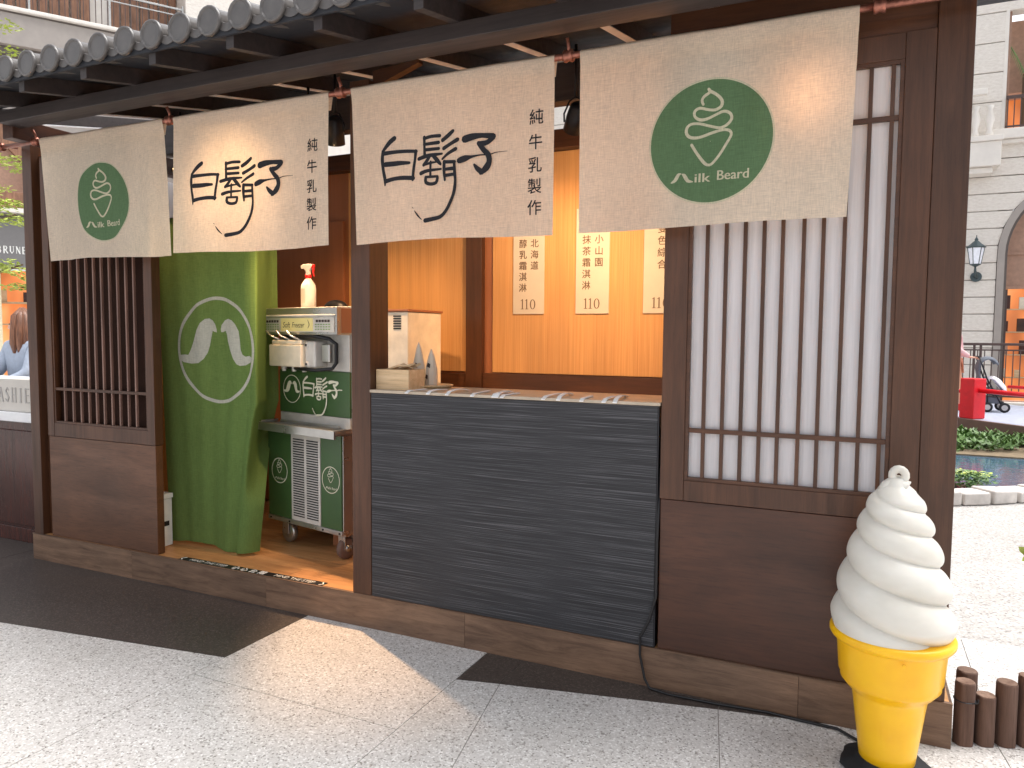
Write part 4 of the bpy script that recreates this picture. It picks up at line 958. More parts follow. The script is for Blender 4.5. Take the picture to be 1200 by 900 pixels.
# ------------------------------------------------------------------ IRON FENCE
fn_ = thing('iron_fence', 'brown iron fence on a low pale plinth in front of the arched shop', 'fence', (3, 13.5, 0))
FY = 13.5
def zf(z): return 1.5+(z-1.5)*(FY+3.0568)/15.0568
B(.4, 7.0, FY-.12, FY+.12, -.005, zf(.42), 'plinth', 'facade_trim', fn_, .01)
B(1.2, 7.0, FY-.035, FY+.035, zf(1.385), zf(1.43), 'top_rail', 'rail_iron', fn_, .006)
B(1.2, 7.0, FY-.015, FY+.015, zf(1.295), zf(1.32), 'middle_rail', 'rail_iron', fn_, .002)
B(1.2, 7.0, FY-.015, FY+.015, zf(.50), zf(.53), 'lower_rail', 'rail_iron', fn_, .002)
me = None
for i in range(50):
    x = 1.28+i*.114
    if me is None: o = B(-.008, .008, FY-.008, FY+.008, zf(.53), zf(1.295), 'fence_bar', 'rail_iron', fn_, 0, loc=(x, 0, 0)); me = o.data
    else: link('fence_bar', me, fn_, 0, (x, 0, 0))
for x in (2.02, 2.125, 4.6, 6.9): B(x-.02, x+.02, FY-.02, FY+.02, zf(.42), zf(1.385), 'fence_post', 'rail_iron', fn_, .002)

# ------------------------------------------------------------------ POND, BRIDGE, PLANTS
pcx, pcy, pR = -1.2, 8.0, 3.72
m = MB(); m.prism([(pcx+pR*math.cos(a)*1.0, pcy+pR*math.sin(a)) for a in [2*math.pi*i/64 for i in range(64)]], -.003, .012)
structure(m.obj('water', 'water')) 
pe = thing('pond_edging', 'ring of pale rough kerb stones round the small pond', 'kerb', (pcx, pcy, 0)); pe['kind'] = 'structure'
n = 84; me = {}
for i in range(n):
    a = 2*math.pi*i/n; rr = random.Random(i*3)
    if i % 7 not in me and len(me) < 5:
        m = MB(); w = 2*math.pi*3.97/n-.014; h = .11+rr.uniform(-.01, .02)
        m.add([(x*(1+.0), y*(w/2-rr.uniform(0, .012)), z) for x in (-.13, .13) for y in (-1, 1) for z in (0, h*rr.uniform(.9, 1.08))], [(0, 1, 3, 2), (4, 6, 7, 5), (0, 4, 5, 1), (2, 3, 7, 6), (0, 2, 6, 4), (1, 5, 7, 3)])
        o = m.obj('kerb_stone', 'pond_stone', pe, .018, seg=2); me[i % 7] = o.data
    else: o = link('kerb_stone', me.get(i % 7, list(me.values())[i % len(me)]), pe, .018)
    o.matrix_basis = Matrix.Translation((pcx+(3.84)*math.cos(a), pcy+3.84*math.sin(a), -.003)) @ Matrix.Rotation(a+rr.uniform(-.02, .02), 4, 'Z')
def leaves(mb, c, rad, n, size, rn, flat=.5, up=.0):
    for _ in range(n):
        while True:
            v = Vector((rn.uniform(-1, 1), rn.uniform(-1, 1), rn.uniform(-1, 1)))
            if v.length < 1: break
        p = Vector(c)+Vector((v.x*rad[0], v.y*rad[1], v.z*rad[2]))
        s = size*rn.uniform(.6, 1.3); a = rn.uniform(0, 6.28); t = rn.uniform(-flat, flat)
        d = Vector((math.cos(a), math.sin(a), t+up)).normalized(); q = d.cross(Vector((rn.uniform(-.4, .4), rn.uniform(-.4, .4), 1))).normalized()*.38
        nrm = d.cross(q).normalized()*.12
        mb.add([p, p+d*s*.5+q*s*.8+nrm*s, p+d*s, p+d*s*.5-q*s*.8+nrm*s], [(0, 1, 2), (0, 2, 3)])
rn = random.Random(12)
for (x, y_, rx, ry, rz_, n_, sz, mt, nm, lab) in ((1.02, 5.55, .26, .22, .09, 260, .07, 'leaf_green', 'water_plant', 'bright green leafy clump growing in the pond by the kerb'),
                                       (1.05, 6.35, .38, .15, .02, 120, .08, 'leaf_yellow', 'floating_plant', 'flat yellow green leaves floating on the pond behind the leafy clump')):
    t = thing(nm, lab, 'plant', (x, y_, 0)); m = MB(); leaves(m, (x, y_, rz_+.02), (rx, ry, rz_), n_, sz, rn, .6 if rz_ > .05 else .1); m.obj('foliage', mt, t)
    m = MB()
    for i in range(8): a = rn.uniform(0, 6.28); m.tube([(x+.3*rx*math.cos(a), y_+.3*ry*math.sin(a), .0), (x+.6*rx*math.cos(a), y_+.6*ry*math.sin(a), rz_*1.3+.01)], .004, 4)
    m.obj('stems', mt, t)
m = MB()
for i in range(90): leaves(m, (rn.uniform(.6, 3.6), rn.uniform(8.1, 9.5), .10), (.22, .2, .13), 45, .09, rn, .9, .5)
stuff(tag(m.obj('ground_cover', 'leaf_green'), 'low green ground cover between the pond and the bridge', 'plants'))
structure(B(.2, 4.2, 7.9, 9.9, -.004, .03, 'planting_soil', 'soil', bevel=0))
m = MB()
for i in range(60): leaves(m, (rn.uniform(2.0, 6.5), rn.uniform(12.6, 13.3), .08), (.2, .2, .08), 30, .10, rn, .9, .5)
stuff(tag(m.obj('grass_strip', 'leaf_yellow'), 'yellow green grass strip at the foot of the iron fence', 'grass'))
# bridge
A_, B_ = Vector((.2, 11.36, 0)), Vector((4.6, 6.13, 0)); u_ = (B_-A_).normalized(); v_ = Vector((-u_.y, u_.x, 0)); v_ = v_ if v_.x > 0 else -v_
ba = math.atan2(u_.y, u_.x)
br = thing('garden_bridge', 'low garden bridge with grey deck and bright red post and rails', 'bridge', tuple(A_), ba, local=True)
Lb = (B_-A_).length; sg = 1 if v_.dot(Vector((-math.sin(ba), math.cos(ba), 0))) > 0 else -1
B(0, Lb, 0.062, 2.9, .25, .30, 'deck', 'bridge_deck', br, .003)
B(0, Lb, 0, .06, .155, .304, 'edge_beam', 'bridge_wood', br, .006)
B(0, Lb, .02, .05, .035, .085, 'tie_beam', 'black_metal', br, .003)
for x in (.5, 1.9, 3.3, 4.7, 6.1): B(x-.03, x+.03, .01, .055, .0, .154, 'strut', 'black_metal', br, .003)
B(0, Lb, 2.84, 2.9, .155, .249, 'edge_beam', 'bridge_wood', br, .006)
pp = (Vector((1.703, 10.07, 0))-A_); pxl = pp.dot(u_)
posts_ = [pxl-2.6, pxl, pxl+2.6, pxl+5.0]
for x in posts_[1:3]:
    B(x-.125, x+.125, .07, .30, .304, .905, 'bridge_post', 'red_paint', br, .012)
    B(x-.125, x+.125, 2.6, 2.83, .304, .80, 'bridge_post', 'red_paint', br, .012)
for y_, zz in ((.185, .70), (2.7, .66)):
    MB().tube([(pxl-1.6, y_, zz-.02), (pxl-.126, y_, zz)], .03, 12).obj('bridge_rail', 'red_paint', br, smooth=True)
    MB().tube([(pxl+.126, y_, zz+.03), (pxl+2.47, y_, zz)], .035, 12).obj('bridge_rail', 'red_paint', br, smooth=True)
B(pxl-1.6, pxl-.126, .16, .21, .40, .50, 'lower_rail', 'red_paint', br, .006)

# ------------------------------------------------------------------ PEOPLE
def skin_mesh(name, chain, mat, parent, sub=2, root=0):
    """chain: list of (points, radii) polylines; a polyline whose first point repeats an earlier point joins it."""
    vs = []; es = []; rs = []
    def idx(p, r):
        for i, q in enumerate(vs):
            if (Vector(q)-Vector(p)).length < 1e-4: return i
        vs.append(tuple(p)); rs.append(r); return len(vs)-1
    for pts, rad in chain:
        last = None
        for p, r_ in zip(pts, rad):
            i = idx(p, r_)
            if last is not None and last != i: es.append((last, i))
            last = i
    me = bpy.data.meshes.new(name); me.from_pydata(vs, es, []); me.update(); me.materials.append(M[mat])
    o = bpy.data.objects.new(name, me); COL.objects.link(o)
    if parent is not None:
        o.parent = parent
        if parent.get('_inv'): o.matrix_parent_inverse = parent.matrix_basis.inverted()
    sk = o.modifiers.new('skin', 'SKIN'); sk.use_smooth_shade = True
    for i, sv in enumerate(me.skin_vertices[0].data):
        r_ = rs[i]; sv.radius = r_ if isinstance(r_, tuple) else (r_, r_); sv.use_root = (i == root)
    sb = o.modifiers.new('sub', 'SUBSURF'); sb.levels = sub; sb.render_levels = sub
    return o
def head(mb_c, fwd, t, skin='skin'):
    c = Vector(mb_c); f = Vector(fwd).normalized(); s = f.cross(Vector((0, 0, 1))).normalized(); m = MB(); nu, nv = 28, 20
    for i in range(nv+1):
        th = math.pi*i/nv
        for j in range(nu):
            a = 2*math.pi*j/nu; x = math.sin(th)*math.cos(a); y = math.sin(th)*math.sin(a); z = math.cos(th)
            w = .075*(1-.22*max(0, -z)); dp = .095
            fx = x*dp
            if x > .6:
                fx += .022*math.exp(-((y/.16)**2+((z+.12)/.16)**2)) - .008*math.exp(-(((abs(y)-.35)/.15)**2+((z-.1)/.1)**2)) + .006*math.exp(-((y/.3)**2+((z+.48)/.08)**2))
            m.v.append(tuple(c+f*fx+s*y*w+Vector((0, 0, z*.118))))
    for i in range(nv):
        for j in range(nu): m.f.append((i*nu+j, (i+1)*nu+j, (i+1)*nu+(j+1) % nu, i*nu+(j+1) % nu))
    h = m.obj('head', skin, t, smooth=True)
    for sd_ in (-1, 1):
        e = MB(); q = c+f*.088+s*.03*sd_+Vector((0, 0, .012)); e.lathe([(.001, -.006), (.010, 0), (.001, .006)], 10, tuple(q)); e.obj('eye', 'print_dark', h)
        e = MB(); q = c+s*.074*sd_; e.tube([tuple(q+Vector((0, 0, .02))), tuple(q+s*.012*sd_), tuple(q-Vector((0, 0, .025)))], [.008, .012, .007], 6); e.obj('ear', skin, h, smooth=True)
    e = MB(); q = c+f*.09+Vector((0, 0, -.055)); e.tube([tuple(q-s*.022), tuple(q+f*.004), tuple(q+s*.022)], [.002, .006, .002], 6); e.obj('mouth', 'orange_cloth', h)
    return h
def hand(wrist, dirv, palm_up, t, s=1):
    w = Vector(wrist); d = Vector(dirv).normalized(); n = Vector(palm_up).normalized(); sd_ = d.cross(n).normalized(); n = sd_.cross(d)
    ch = [([w-d*.02, w+d*.03, w+d*.075], [(.024, .018), (.034, .016), (.036, .014)])]
    o = skin_mesh('hand', ch, 'skin', t, 2)
    for i, (off, L) in enumerate(((-.028, .062), (-.010, .074), (.009, .070), (.027, .055))):
        b = w+d*.07+sd_*off; skin_mesh('finger', [([b, b+d*L*.5-n*.006, b+d*L*.8-n*.022, b+d*L*.92-n*.036], [.0088, .0085, .008, .007])], 'skin', o, 1)
    b = w+d*.02-sd_*.03; skin_mesh('thumb', [([b, b+d*.03-sd_*.018, b+d*.055-sd_*.02-n*.015], [.011, .010, .008])], 'skin', o, 1)
    return o
# seated cashier customer: woman in a blue grey blazer behind the cashier counter
wx_, wy = -6.56, 1.02
wt_ = thing('person', 'long haired person in a pale blue grey blazer leaning on the cashier counter', 'person', (wx_, wy, 0))
hc = Vector((wx_, wy-.02, 1.565))
skin_mesh('body', [([(wx_, wy, .92), (wx_, wy, 1.10), (wx_, wy-.01, 1.28), (wx_, wy-.01, 1.40), (wx_, wy-.01, 1.48), tuple(hc)], [(.15, .11), (.13, .10), (.15, .10), (.09, .07), .05, .055]),
                   ([(wx_, wy, .92), (wx_-.09, wy, .85), (wx_-.09, wy-.03, .48), (wx_-.09, wy+.02, .08), (wx_-.09, wy-.10, .035)], [.14, .10, .065, .04, .03]),
                   ([(wx_, wy, .92), (wx_+.09, wy, .85), (wx_+.10, wy-.03, .48), (wx_+.10, wy+.02, .08), (wx_+.10, wy-.10, .035)], [.14, .10, .065, .04, .03])], 'skin', wt_)
head(hc, (-.75, -.65, -.15), wt_)
skin_mesh('blazer', [([(wx_, wy, .88), (wx_, wy, 1.08), (wx_, wy-.01, 1.26), (wx_, wy-.01, 1.385), (wx_, wy-.01, 1.44)], [(.19, .14), (.165, .125), (.185, .125), (.11, .085), (.07, .06)]),
                     ([(wx_, wy-.01, 1.385), (wx_-.165, wy-.01, 1.37), (wx_-.20, wy-.10, 1.17), (wx_-.19, wy-.30, 1.03), (wx_-.20, wy-.36, 1.04)], [(.11, .085), .072, .056, .05, .042]),
                     ([(wx_, wy-.01, 1.385), (wx_+.165, wy-.01, 1.37), (wx_+.21, wy-.12, 1.14), (wx_+.06, wy-.32, 1.02), (wx_-.08, wy-.36, 1.05)], [(.11, .085), .072, .056, .048, .04])], 'blazer', wt_)
skin_mesh('skirt', [([(wx_, wy, .95), (wx_, wy, .80), (wx_, wy-.02, .50)], [(.17, .13), (.20, .15), (.20, .15)])], 'skirt', wt_)
skin_mesh('inner_top', [([(wx_+.0, wy-.07, 1.10), (wx_+.0, wy-.075, 1.30), (wx_, wy-.05, 1.42)], [.045, .045, .035])], 'skirt', wt_)
for sd_ in (-1, 1):
    B(wx_+.09*sd_-.04, wx_+.09*sd_+.04, wy-.18, wy+.06, .0, .07, 'shoe', 'black_metal', wt_, .02)
hm = []
for i in range(15):
    a = math.radians(-70+ i*24); ca, sa = math.cos(a), math.sin(a)
    top = hc+Vector((0, .0, .12)); x_, y2 = .092*ca, .098*sa
    face = -.75*ca-.65*sa > .55
    if face: continue
    hm.append(([top, hc+Vector((x_*.9, y2*.9+.01, .06)), hc+Vector((x_*1.08, y2*1.08+.01, -.06)), hc+Vector((x_*1.15+.01*math.sin(i), y2*1.1, -.17)), hc+Vector((x_*1.05, y2*1.0, -.25-.02*(i % 3)))], [.03, .036, .034, .03, .012]))
hr = MB()
for pts, rr in hm: hr.tube([tuple(p) for p in pts], rr, 8)
hr.obj('hair', 'hair', wt_, smooth=True)
hand((wx_-.205, wy-.38, 1.06), (-.3, -.6, .55), (0, .6, .6), wt_)
hand((wx_-.10, wy-.37, 1.06), (-.8, -.3, .3), (0, 0, 1), wt_)
ph_ = thing('phone', 'dark phone held by the person in the blazer', 'phone', (wx_-.24, wy-.46, 1.15))
m = MB(); m.box(-.036, .036, -.004, .004, -.07, .07, Matrix.Translation((wx_-.235, wy-.455, 1.165)) @ Matrix.Rotation(.5, 4, 'Z') @ Matrix.Rotation(-.5, 4, 'X')); m.obj('phone', 'black_metal', ph_, .004)
# person pushing the stroller
px_, py_ = 1.49, 11.45; z0 = .30
pt = thing('person', 'person in a pink top pushing a grey stroller, half hidden by the kiosk post', 'person', (px_, py_, z0))
hc = Vector((px_-.02, py_, z0+1.50))
skin_mesh('body', [([(px_, py_, z0+.86), (px_, py_, z0+1.08), (px_, py_, z0+1.30), (px_, py_, z0+1.40), tuple(hc)], [(.12, .14), (.10, .13), (.08, .12), .05, .055]),
                   ([(px_, py_, z0+.86), (px_-.02, py_-.09, z0+.80), (px_+.06, py_-.09, z0+.45), (px_+.10, py_-.09, z0+.07), (px_+.2, py_-.09, z0+.03)], [.13, .09, .06, .038, .03]),
                   ([(px_, py_, z0+.86), (px_-.02, py_+.09, z0+.80), (px_-.06, py_+.09, z0+.45), (px_-.18, py_+.09, z0+.08), (px_-.09, py_+.09, z0+.03)], [.13, .09, .06, .038, .03])], 'skin', pt)
head(hc, (1, -.1, -.1), pt)
skin_mesh('pink_top', [([(px_, py_, z0+.82), (px_, py_, z0+1.05), (px_, py_, z0+1.28), (px_, py_, z0+1.37)], [(.15, .18), (.135, .165), (.13, .17), (.06, .08)]),
                       ([(px_, py_, z0+1.28), (px_, py_-.17, z0+1.26), (px_+.03, py_-.19, z0+1.02), (px_+.2, py_-.15, z0+.90)], [(.13, .17), .065, .05, .042]),
                       ([(px_, py_, z0+1.28), (px_, py_+.17, z0+1.26), (px_+.03, py_+.19, z0+1.02), (px_+.2, py_+.15, z0+.90)], [(.13, .17), .065, .05, .042])], 'pink_cloth', pt)
skin_mesh('trousers', [([(px_, py_, z0+.86), (px_-.02, py_-.09, z0+.78), (px_+.05, py_-.09, z0+.45), (px_+.09, py_-.09, z0+.16)], [(.15, .17), .115, .085, .07]),
                       ([(px_, py_, z0+.86), (px_-.02, py_+.09, z0+.78), (px_-.06, py_+.09, z0+.45), (px_-.15, py_+.09, z0+.16)], [(.15, .17), .115, .085, .07])], 'orange_cloth', pt)
m = MB()
for i in range(11):
    a = math.radians(40+28*i); m.tube([tuple(hc+Vector((0, 0, .115))), tuple(hc+Vector((.088*math.cos(a), .088*math.sin(a), .05))), tuple(hc+Vector((.085*math.cos(a), .085*math.sin(a), -.07)))], [.03, .036, .02], 8)
m.obj('hair', 'print_dark', pt, smooth=True)
hand((px_+.22, py_-.15, z0+.89), (1, .1, 0), (0, 0, 1), pt); hand((px_+.22, py_+.15, z0+.89), (1, -.1, 0), (0, 0, 1), pt)
for yy in (-.09, .09): B(px_+(.02 if yy < 0 else -.26), px_+(.26 if yy < 0 else -.02), py_+yy-.04, py_+yy+.04, z0+.001, z0+.08, 'shoe', 'white_cloth', pt, .02)
# stroller
st = thing('stroller', 'grey pushchair with white blanket on the bridge deck behind the red post', 'stroller', (1.98, 11.42, z0))
sx_, sy = 1.98, 11.42
def tb(n_, pts, r_, mt='black_metal', par=st, k=8): return MB().tube(pts, r_, k).obj(n_, mt, par, smooth=True)
for s_ in (-.2, .2):
    tb('frame_tube', [(sx_-.16, sy+s_, z0+.90), (sx_-.04, sy+s_, z0+.55), (sx_+.18, sy+s_, z0+.12)], .012)
    tb('frame_tube', [(sx_-.02, sy+s_, z0+.52), (sx_-.02, sy+s_, z0+.10)], .011)
    tb('frame_tube', [(sx_-.04, sy+s_, z0+.30), (sx_+.14, sy+s_, z0+.28)], .010)
    for x in (sx_-.02, sx_+.22):
        m = MB(); m.lathe([(.045, -.018), (.072, -.018), (.082, 0), (.072, .018), (.045, .018)], 20); m.v = [(x+a, sy+s_*1.05+c_, z0+.083+b) for a, b, c_ in m.v]; w_ = m.obj('wheel', 'black_rubber', st, smooth=True)
        m = MB(); m.lathe([(.045, -.012), (.045, .012)], 14); m.v = [(x+a, sy+s_*1.05+c_*1.7, z0+.083+b) for a, b, c_ in m.v]; m.obj('rim', 'steel', w_)
tb('handle', [(sx_-.16, sy-.2, z0+.90), (sx_-.16, sy+.2, z0+.90)], .016)
m = MB(); nu = 12
for j in range(nu+1):
    a = math.radians(200-j*15)
    for i in range(9):
        y2 = -.21+.42*i/8; r2 = .19*(1-.25*(2*i/8-1)**4); m.v.append((sx_-.02+r2*math.cos(a)*.85, sy+y2, z0+.72+r2*math.sin(a)))
for j in range(nu):
    for i in range(8): q = j*9+i; m.f.append((q, q+1, q+10, q+9))
m.obj('canopy', 'stroller_grey', st, smooth=True, solid=.006)
m = MB(); m.add([(sx_+x, sy+y2, z0+z) for x, z in ((-.16, .70), (-.10, .40), (.12, .36), (.27, .30)) for y2 in (-.19, .19)], [(0, 1, 3, 2), (2, 3, 5, 4), (4, 5, 7, 6)]); m.obj('seat', 'stroller_grey', st, solid=.02)
m = MB(); nn2 = 10
for i in range(nn2+1):
    s_ = i/nn2
    for j in range(7): m.v.append((sx_-.06+.30*s_, sy-.19+.38*j/6, z0+.50+.03*math.sin(6*s_+j)+.05*math.sin(3.1*s_)-.16*s_*s_+.05*math.sin(3.14*j/6)))
for i in range(nn2):
    for j in range(6): q = i*7+j; m.f.append((q, q+1, q+8, q+7))
m.obj('blanket', 'white_cloth', st, smooth=True, solid=.02)
B(sx_-.10, sx_+.16, sy-.16, sy+.16, z0+.14, z0+.24, 'basket', 'stroller_grey', st, .01)

# ------------------------------------------------------------------ CASHIER COUNTER (left of the kiosk)
cc = thing('cashier_desk', 'mahogany cashier desk with white marble ledge at the left of the kiosk', 'desk', (-6, .5, 0))
B(-8.4, -4.96, .225, .70, .0, .865, 'desk_body', 'mahogany', cc, .004)
for i in range(4): B(-8.3+.84*i, -7.6+.84*i, .212, .2245, .12, .80, 'raised_panel', 'mahogany', cc, .008)
B(-8.42, -4.95, .17, .78, .867, .935, 'marble_ledge', 'marble', cc, .006)
B(-8.4, -4.96, .213, .2245, .0, .10, 'skirting', 'mahogany', cc, .003)
sg_ = thing('cashier_sign', 'pale stone upstand with raised capital letters on the marble ledge', 'sign', (-5.6, .22, .936))
B(-8.3, -4.97, .20, .26, .936, 1.165, 'sign_board', 'sign_stone', sg_, .003)
B(-8.32, -4.965, .262, .76, 1.10, 1.135, 'shelf_top', 'marble', sg_, .003)
m = MB(); fl = lambda x, z, k=0: (x, .1985-.001*k, z)
def strokes(mb, segs, x, z, w, h, fn, th):
    for i, (a, b, c_, d, wt2) in enumerate(segs): ribbon(mb, [(x+a*w, z+b*h, th*wt2), (x+c_*w, z+d*h, th*wt2)], fn, 1+.1*i, smooth=1)
SER = {'C': [(.9, .82, .6, 1, .7), (.6, 1, .2, .85, .8), (.2, .85, .08, .5, 1.3), (.08, .5, .2, .15, 1.3), (.2, .15, .6, 0, .8), (.6, 0, .92, .2, .7)],
       'A': [(.05, 0, .5, 1, .6), (.5, 1, .95, 0, 1.3), (.22, .35, .78, .35, .6), (-.05, 0, .2, 0, .5), (.8, 0, 1.08, 0, .5)],
       'S': [(.85, .85, .5, 1, .7), (.5, 1, .15, .78, 1), (.15, .78, .8, .3, 1.3), (.8, .3, .5, 0, 1), (.5, 0, .1, .18, .7)],
       'H': [(.15, 0, .15, 1, 1.3), (.85, 0, .85, 1, 1.3), (.15, .52, .85, .52, .6), (0, 0, .3, 0, .5), (.7, 0, 1, 0, .5), (0, 1, .3, 1, .5), (.7, 1, 1, 1, .5)],
       'I': [(.5, 0, .5, 1, 1.3), (.3, 0, .7, 0, .5), (.3, 1, .7, 1, .5)],
       'E': [(.15, 0, .15, 1, 1.3), (.15, 1, .85, 1, .6), (.15, .52, .7, .52, .6), (.15, 0, .9, 0, .6)],
       'R': [(.15, 0, .15, 1, 1.3), (.15, 1, .6, 1, .6), (.6, 1, .8, .78, 1.1), (.8, .78, .6, .5, 1), (.6, .5, .15, .5, .6), (.45, .5, .95, 0, 1.2)],
       'B': [(.15, 0, .15, 1, 1.3), (.15, 1, .6, 1, .6), (.6, 1, .75, .78, 1.1), (.75, .78, .6, .53, 1), (.15, .53, .6, .53, .6), (.6, .53, .85, .27, 1.1), (.85, .27, .6, 0, 1), (.6, 0, .15, 0, .6)],
       'U': [(.15, 1, .15, .3, 1.3), (.15, .3, .5, 0, .9), (.5, 0, .85, .3, .7), (.85, .3, .85, 1, .6), (0, 1, .3, 1, .5), (.7, 1, 1, 1, .5)],
       'N': [(.12, 0, .12, 1, .6), (.12, 1, .88, 0, 1.3), (.88, 0, .88, 1, .6)]}
for i, c_ in enumerate('CASHIER'): 
    m2 = MB(); strokes(m2, SER[c_], -5.635+i*.0745, 1.005, .052, .095, fl, .0095); m2.obj('letter', 'letter_grey', sg_, solid=.004)

# ------------------------------------------------------------------ GALLERY BUILDING (upper left)
th_ = math.atan2(math.cos(R(32)), math.sin(R(32)))
gb = thing('gallery_building', 'mall building with curved gallery balcony and brown louvres above the tiled eave', 'building', (-24, 11.16, 0), th_, local=True)
B(-16, 5.44, 0, 5, 10.24, 11.18, 'balcony_fascia', 'concrete', gb, .02)
B(-16, 5.46, -.12, .5, 11.24, 11.36, 'coping', 'facade_trim', gb, .02)
B(-16, 5.44, .03, .3, 11.181, 11.239, 'shadow_gap', 'concrete_dark', gb, 0)
B(-16, 5.44, .2, 5, 10.0, 10.238, 'soffit', 'concrete_dark', gb, .01)
me = None
for i in range(60):
    x = 5.35-i*.17
    if me is None: o = B(-.012, .012, .05, .07, 11.37, 12.4, 'railing_bar', 'rail_iron', gb, 0, loc=(x, 0, 0)); me = o.data
    else: link('railing_bar', me, gb, 0, (x, 0, 0))
B(-16, 5.44, .03, .09, 12.4, 12.46, 'handrail', 'steel', gb, .005); B(-16, 5.44, .04, .08, 12.2, 12.235, 'upper_rail', 'steel', gb, .003)
for x in (5.40, 3.2, 1.0, -1.2, -3.4): B(x-.03, x+.03, .02, .10, 11.36, 12.55, 'railing_post', 'steel', gb, .004)
me = None
for i in range(46):
    x = 5.3-i*.30
    if 6 <= i-0 and (i % 13) in (7, 8): continue
    if me is None: o = B(-.125, .125, 1.5, 1.56, 11.37, 15.5, 'louvre_board', 'shutter_wood', gb, .006, loc=(x, 0, 0)); me = o.data
    else: link('louvre_board', me, gb, .006, (x, 0, 0))
B(-16, 5.44, 1.7, 1.8, 11.2, 15.5, 'rear_wall', 'facade_trim', gb, 0)
B(-16, 5.44, 0.6, 5, 15.5, 16.3, 'upper_fascia', 'concrete', gb, .02)
B(5.46, 6.85, -.15, 2, 0, 11.9, 'stone_pier', 'facade_stone', gb, .01); B(5.46, 6.85, -.15, 2, 11.93, 18, 'stone_pier', 'facade_stone', gb, .01)
B(6.87, 16, .4, 2, 0, 11.0, 'cream_wall', 'facade_trim', gb, .01)
B(6.87, 12, .1, .2, 12.5, 12.58, 'handrail', 'steel', gb, 0); B(6.87, 12, .1, .2, 12.1, 12.16, 'handrail', 'steel', gb, 0)
B(6.87, 16, 1.2, 1.3, 11.0, 18, 'rear_wall', 'facade_trim', gb, 0)
for i in range(14): 
    m = MB(); x = 6.95+i*.36; m.lathe([(.13, 0), (.13, 1.4)], 10); m.v = [(x+a, .5+c_, 12.9+b+.3*c_) for a, b, c_ in m.v]; m.obj('canopy_tile', 'tile_grey', gb, smooth=True)
# lower storeys
B(-16, 5.44, .8, 5, 5.0, 9.99, 'facade_wall', 'concrete', gb, 0)
m = MB(); n = 24
for i in range(n+1):
    a = math.pi*i/n
    for r_ in (2.2, 2.75):
        for y_ in (.5, .95): m.v.append((-1.2+r_*math.cos(a), y_, 5.7+r_*.95*math.sin(a)))
for i in range(n): q = 4*i; m.f += [(q, q+2, q+6, q+4), (q+1, q+5, q+7, q+3), (q, q+4, q+5, q+1), (q+2, q+3, q+7, q+6)]
m.obj('arch_band', 'shutter_wood', gb)
m = MB(); m.add([(-1.2+2.2*math.cos(math.pi*i/n), .75, 5.7+2.09*math.sin(math.pi*i/n)) for i in range(n+1)], [tuple(range(n+1))]); m.obj('arch_window', 'panel_beige', gb)
B(-9, 5.44, .3, .95, 5.35, 5.85, 'canopy_beam', 'shutter_wood', gb, .02)
B(-9, 5.44, .2, .96, 5.2, 5.34, 'canopy_trim', 'facade_trim', gb, .01)
B(-9, 5.44, .4, .96, 3.5, 5.0, 'sign_fascia', 'sign_grey', gb, .01)
m = MB(); fg = lambda x, z, k=0: (x, .395-.004*k, z)
for i, c_ in enumerate('BRUNE'): strokes(m, SER[c_], -.06+i*.165, 3.95, .115, .21, fg, .026)
m.obj('sign_letters', 'print_white', gb)
B(-9, 5.44, 1.6, 1.7, 0, 3.49, 'shop_window', 'shop_glow', gb, 0)
for x in (-2.6, -.12, 2.4): B(x-.12, x+.12, .8, 1.0, 0, 3.49, 'shop_pillar', 'cream_post', gb, .01)
for z in (.9, 1.7, 2.4): B(-9, 5.44, 1.2, 1.55, z, z+.06, 'shelf', 'pale_wood', gb, .003)
for i in range(26): B(-2.5+i*.22, -2.36+i*.22+.04*(i % 3), 1.25, 1.45, (.96, 1.76, 2.46)[i % 3], (.96, 1.76, 2.46)[i % 3]+.2+.06*(i % 4), 'shelf_goods', ('panel_beige', 'cream_plastic', 'mahogany', 'pale_wood')[i % 4], gb, .01)
structure(B(-40, -9.3, 26.0, 27, 0, 20, 'far_wall', 'facade_trim', bevel=0))

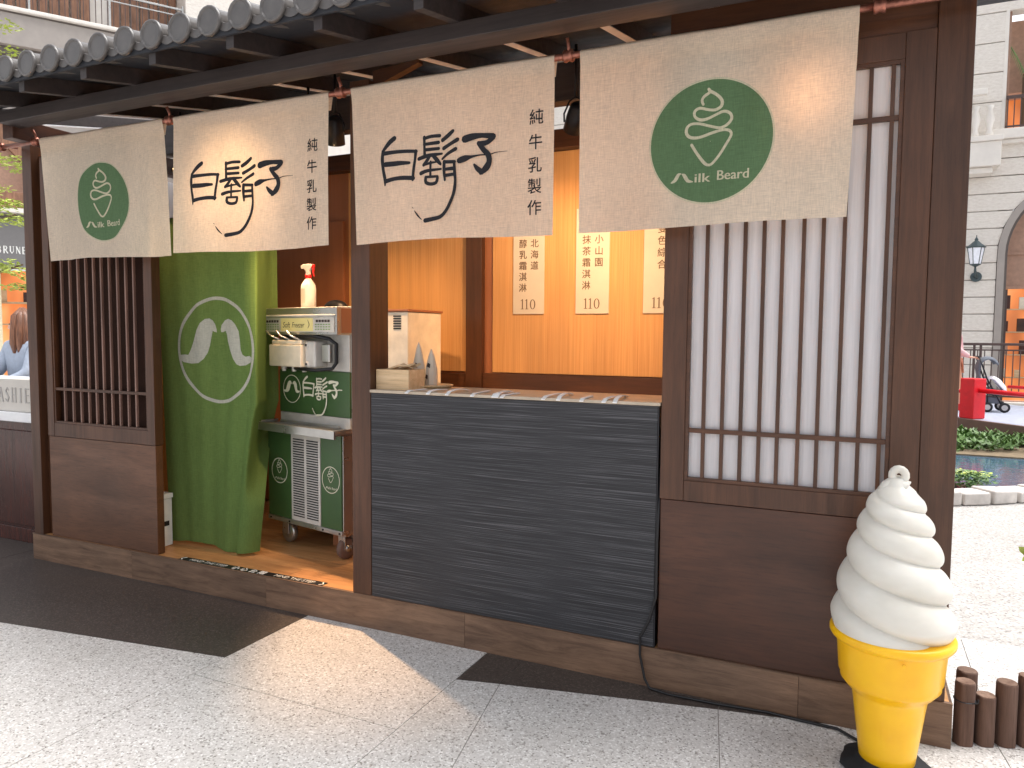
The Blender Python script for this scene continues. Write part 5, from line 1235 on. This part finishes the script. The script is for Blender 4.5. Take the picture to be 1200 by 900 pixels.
# ------------------------------------------------------------------ TREE at the left edge
tr_ = thing('tree', 'tree with layered yellow green sprays at the left photo edge', 'tree', (-10.4, 2.6, 0))
MB().tube([(-10.4, 2.6, 0), (-10.38, 2.6, 1.4), (-10.3, 2.58, 3.0), (-10.35, 2.6, 4.8), (-10.3, 2.6, 6.0)], [.16, .12, .09, .06, .03], 10).obj('trunk', 'bark', tr_, smooth=True)
m = MB(); rn = random.Random(5)
for (x, z, L) in ((-9.1, 4.68, .5), (-9.35, 4.45, .5), (-9.15, 2.96, .38), (-8.98, 2.82, .28), (-9.25, 2.27, .35), (-8.95, 2.2, .3), (-9.0, 2.04, .3), (-9.4, 3.6, .4), (-10.5, 5.4, .8), (-10.9, 4.6, .7), (-10.8, 3.4, .7), (-11, 2.6, .6), (-9.9, 5.9, .6)):
    for j in range(5): leaves(m, (x+rn.uniform(-L, L)*.8, 2.6+rn.uniform(-.5, .5), z+rn.uniform(-.05, .05)), (.24, .24, .05), 60, .07, rn, .35, -.15)
m.obj('crown', 'leaf_yellow', tr_)
for i, (x, z) in enumerate(((-9.1, 4.6), (-9.2, 2.9), (-9.1, 2.3), (-10.8, 4.5), (-10.9, 3.3))):
    MB().tube([(-10.35, 2.6, z-.5), ((x-10.35)/2, 2.6, z-.1), (x, 2.6, z)], [.04, .025, .01], 6).obj('limb', 'bark', tr_, smooth=True)
# small plant behind the logs
sp_ = thing('bed_plant', 'young yellow green leafed plant behind the log posts at the right edge', 'plant', (.93, 1.0, 0))
m = MB(); m.tube([(.93, 1.0, 0), (.90, 1.0, .3), (.86, 1.0, .62)], [.008, .006, .003], 6); m.tube([(.90, 1.0, .42), (.80, 1.0, .50), (.76, 1.0, .515)], .003, 5); m.obj('stem', 'leaf_green', sp_, smooth=True)
for (x, z, dx, dz) in ((.77, .50, -.065, .045), (.77, .51, -.05, -.03), (.90, .45, .09, .05), (.86, .6, .05, .08), (.87, .58, .08, -.01), (.91, .33, -.03, .08)):
    d = Vector((dx, -.015, dz)); s2 = Vector((-dz, .03, dx)).normalized()*.022; p = Vector((x, 1.0, z))
    MB().add([p, p+d*.35+s2, p+d*.75+s2*.8, p+d, p+d*.75-s2*.8, p+d*.35-s2, p+d*.5+Vector((0, .006, 0))], [(0, 1, 6), (1, 2, 6), (2, 3, 6), (3, 4, 6), (4, 5, 6), (5, 0, 6)]).obj('leaf', 'leaf_yellow', sp_)
for o in bpy.data.objects:
    if '_inv' in o: del o['_inv']
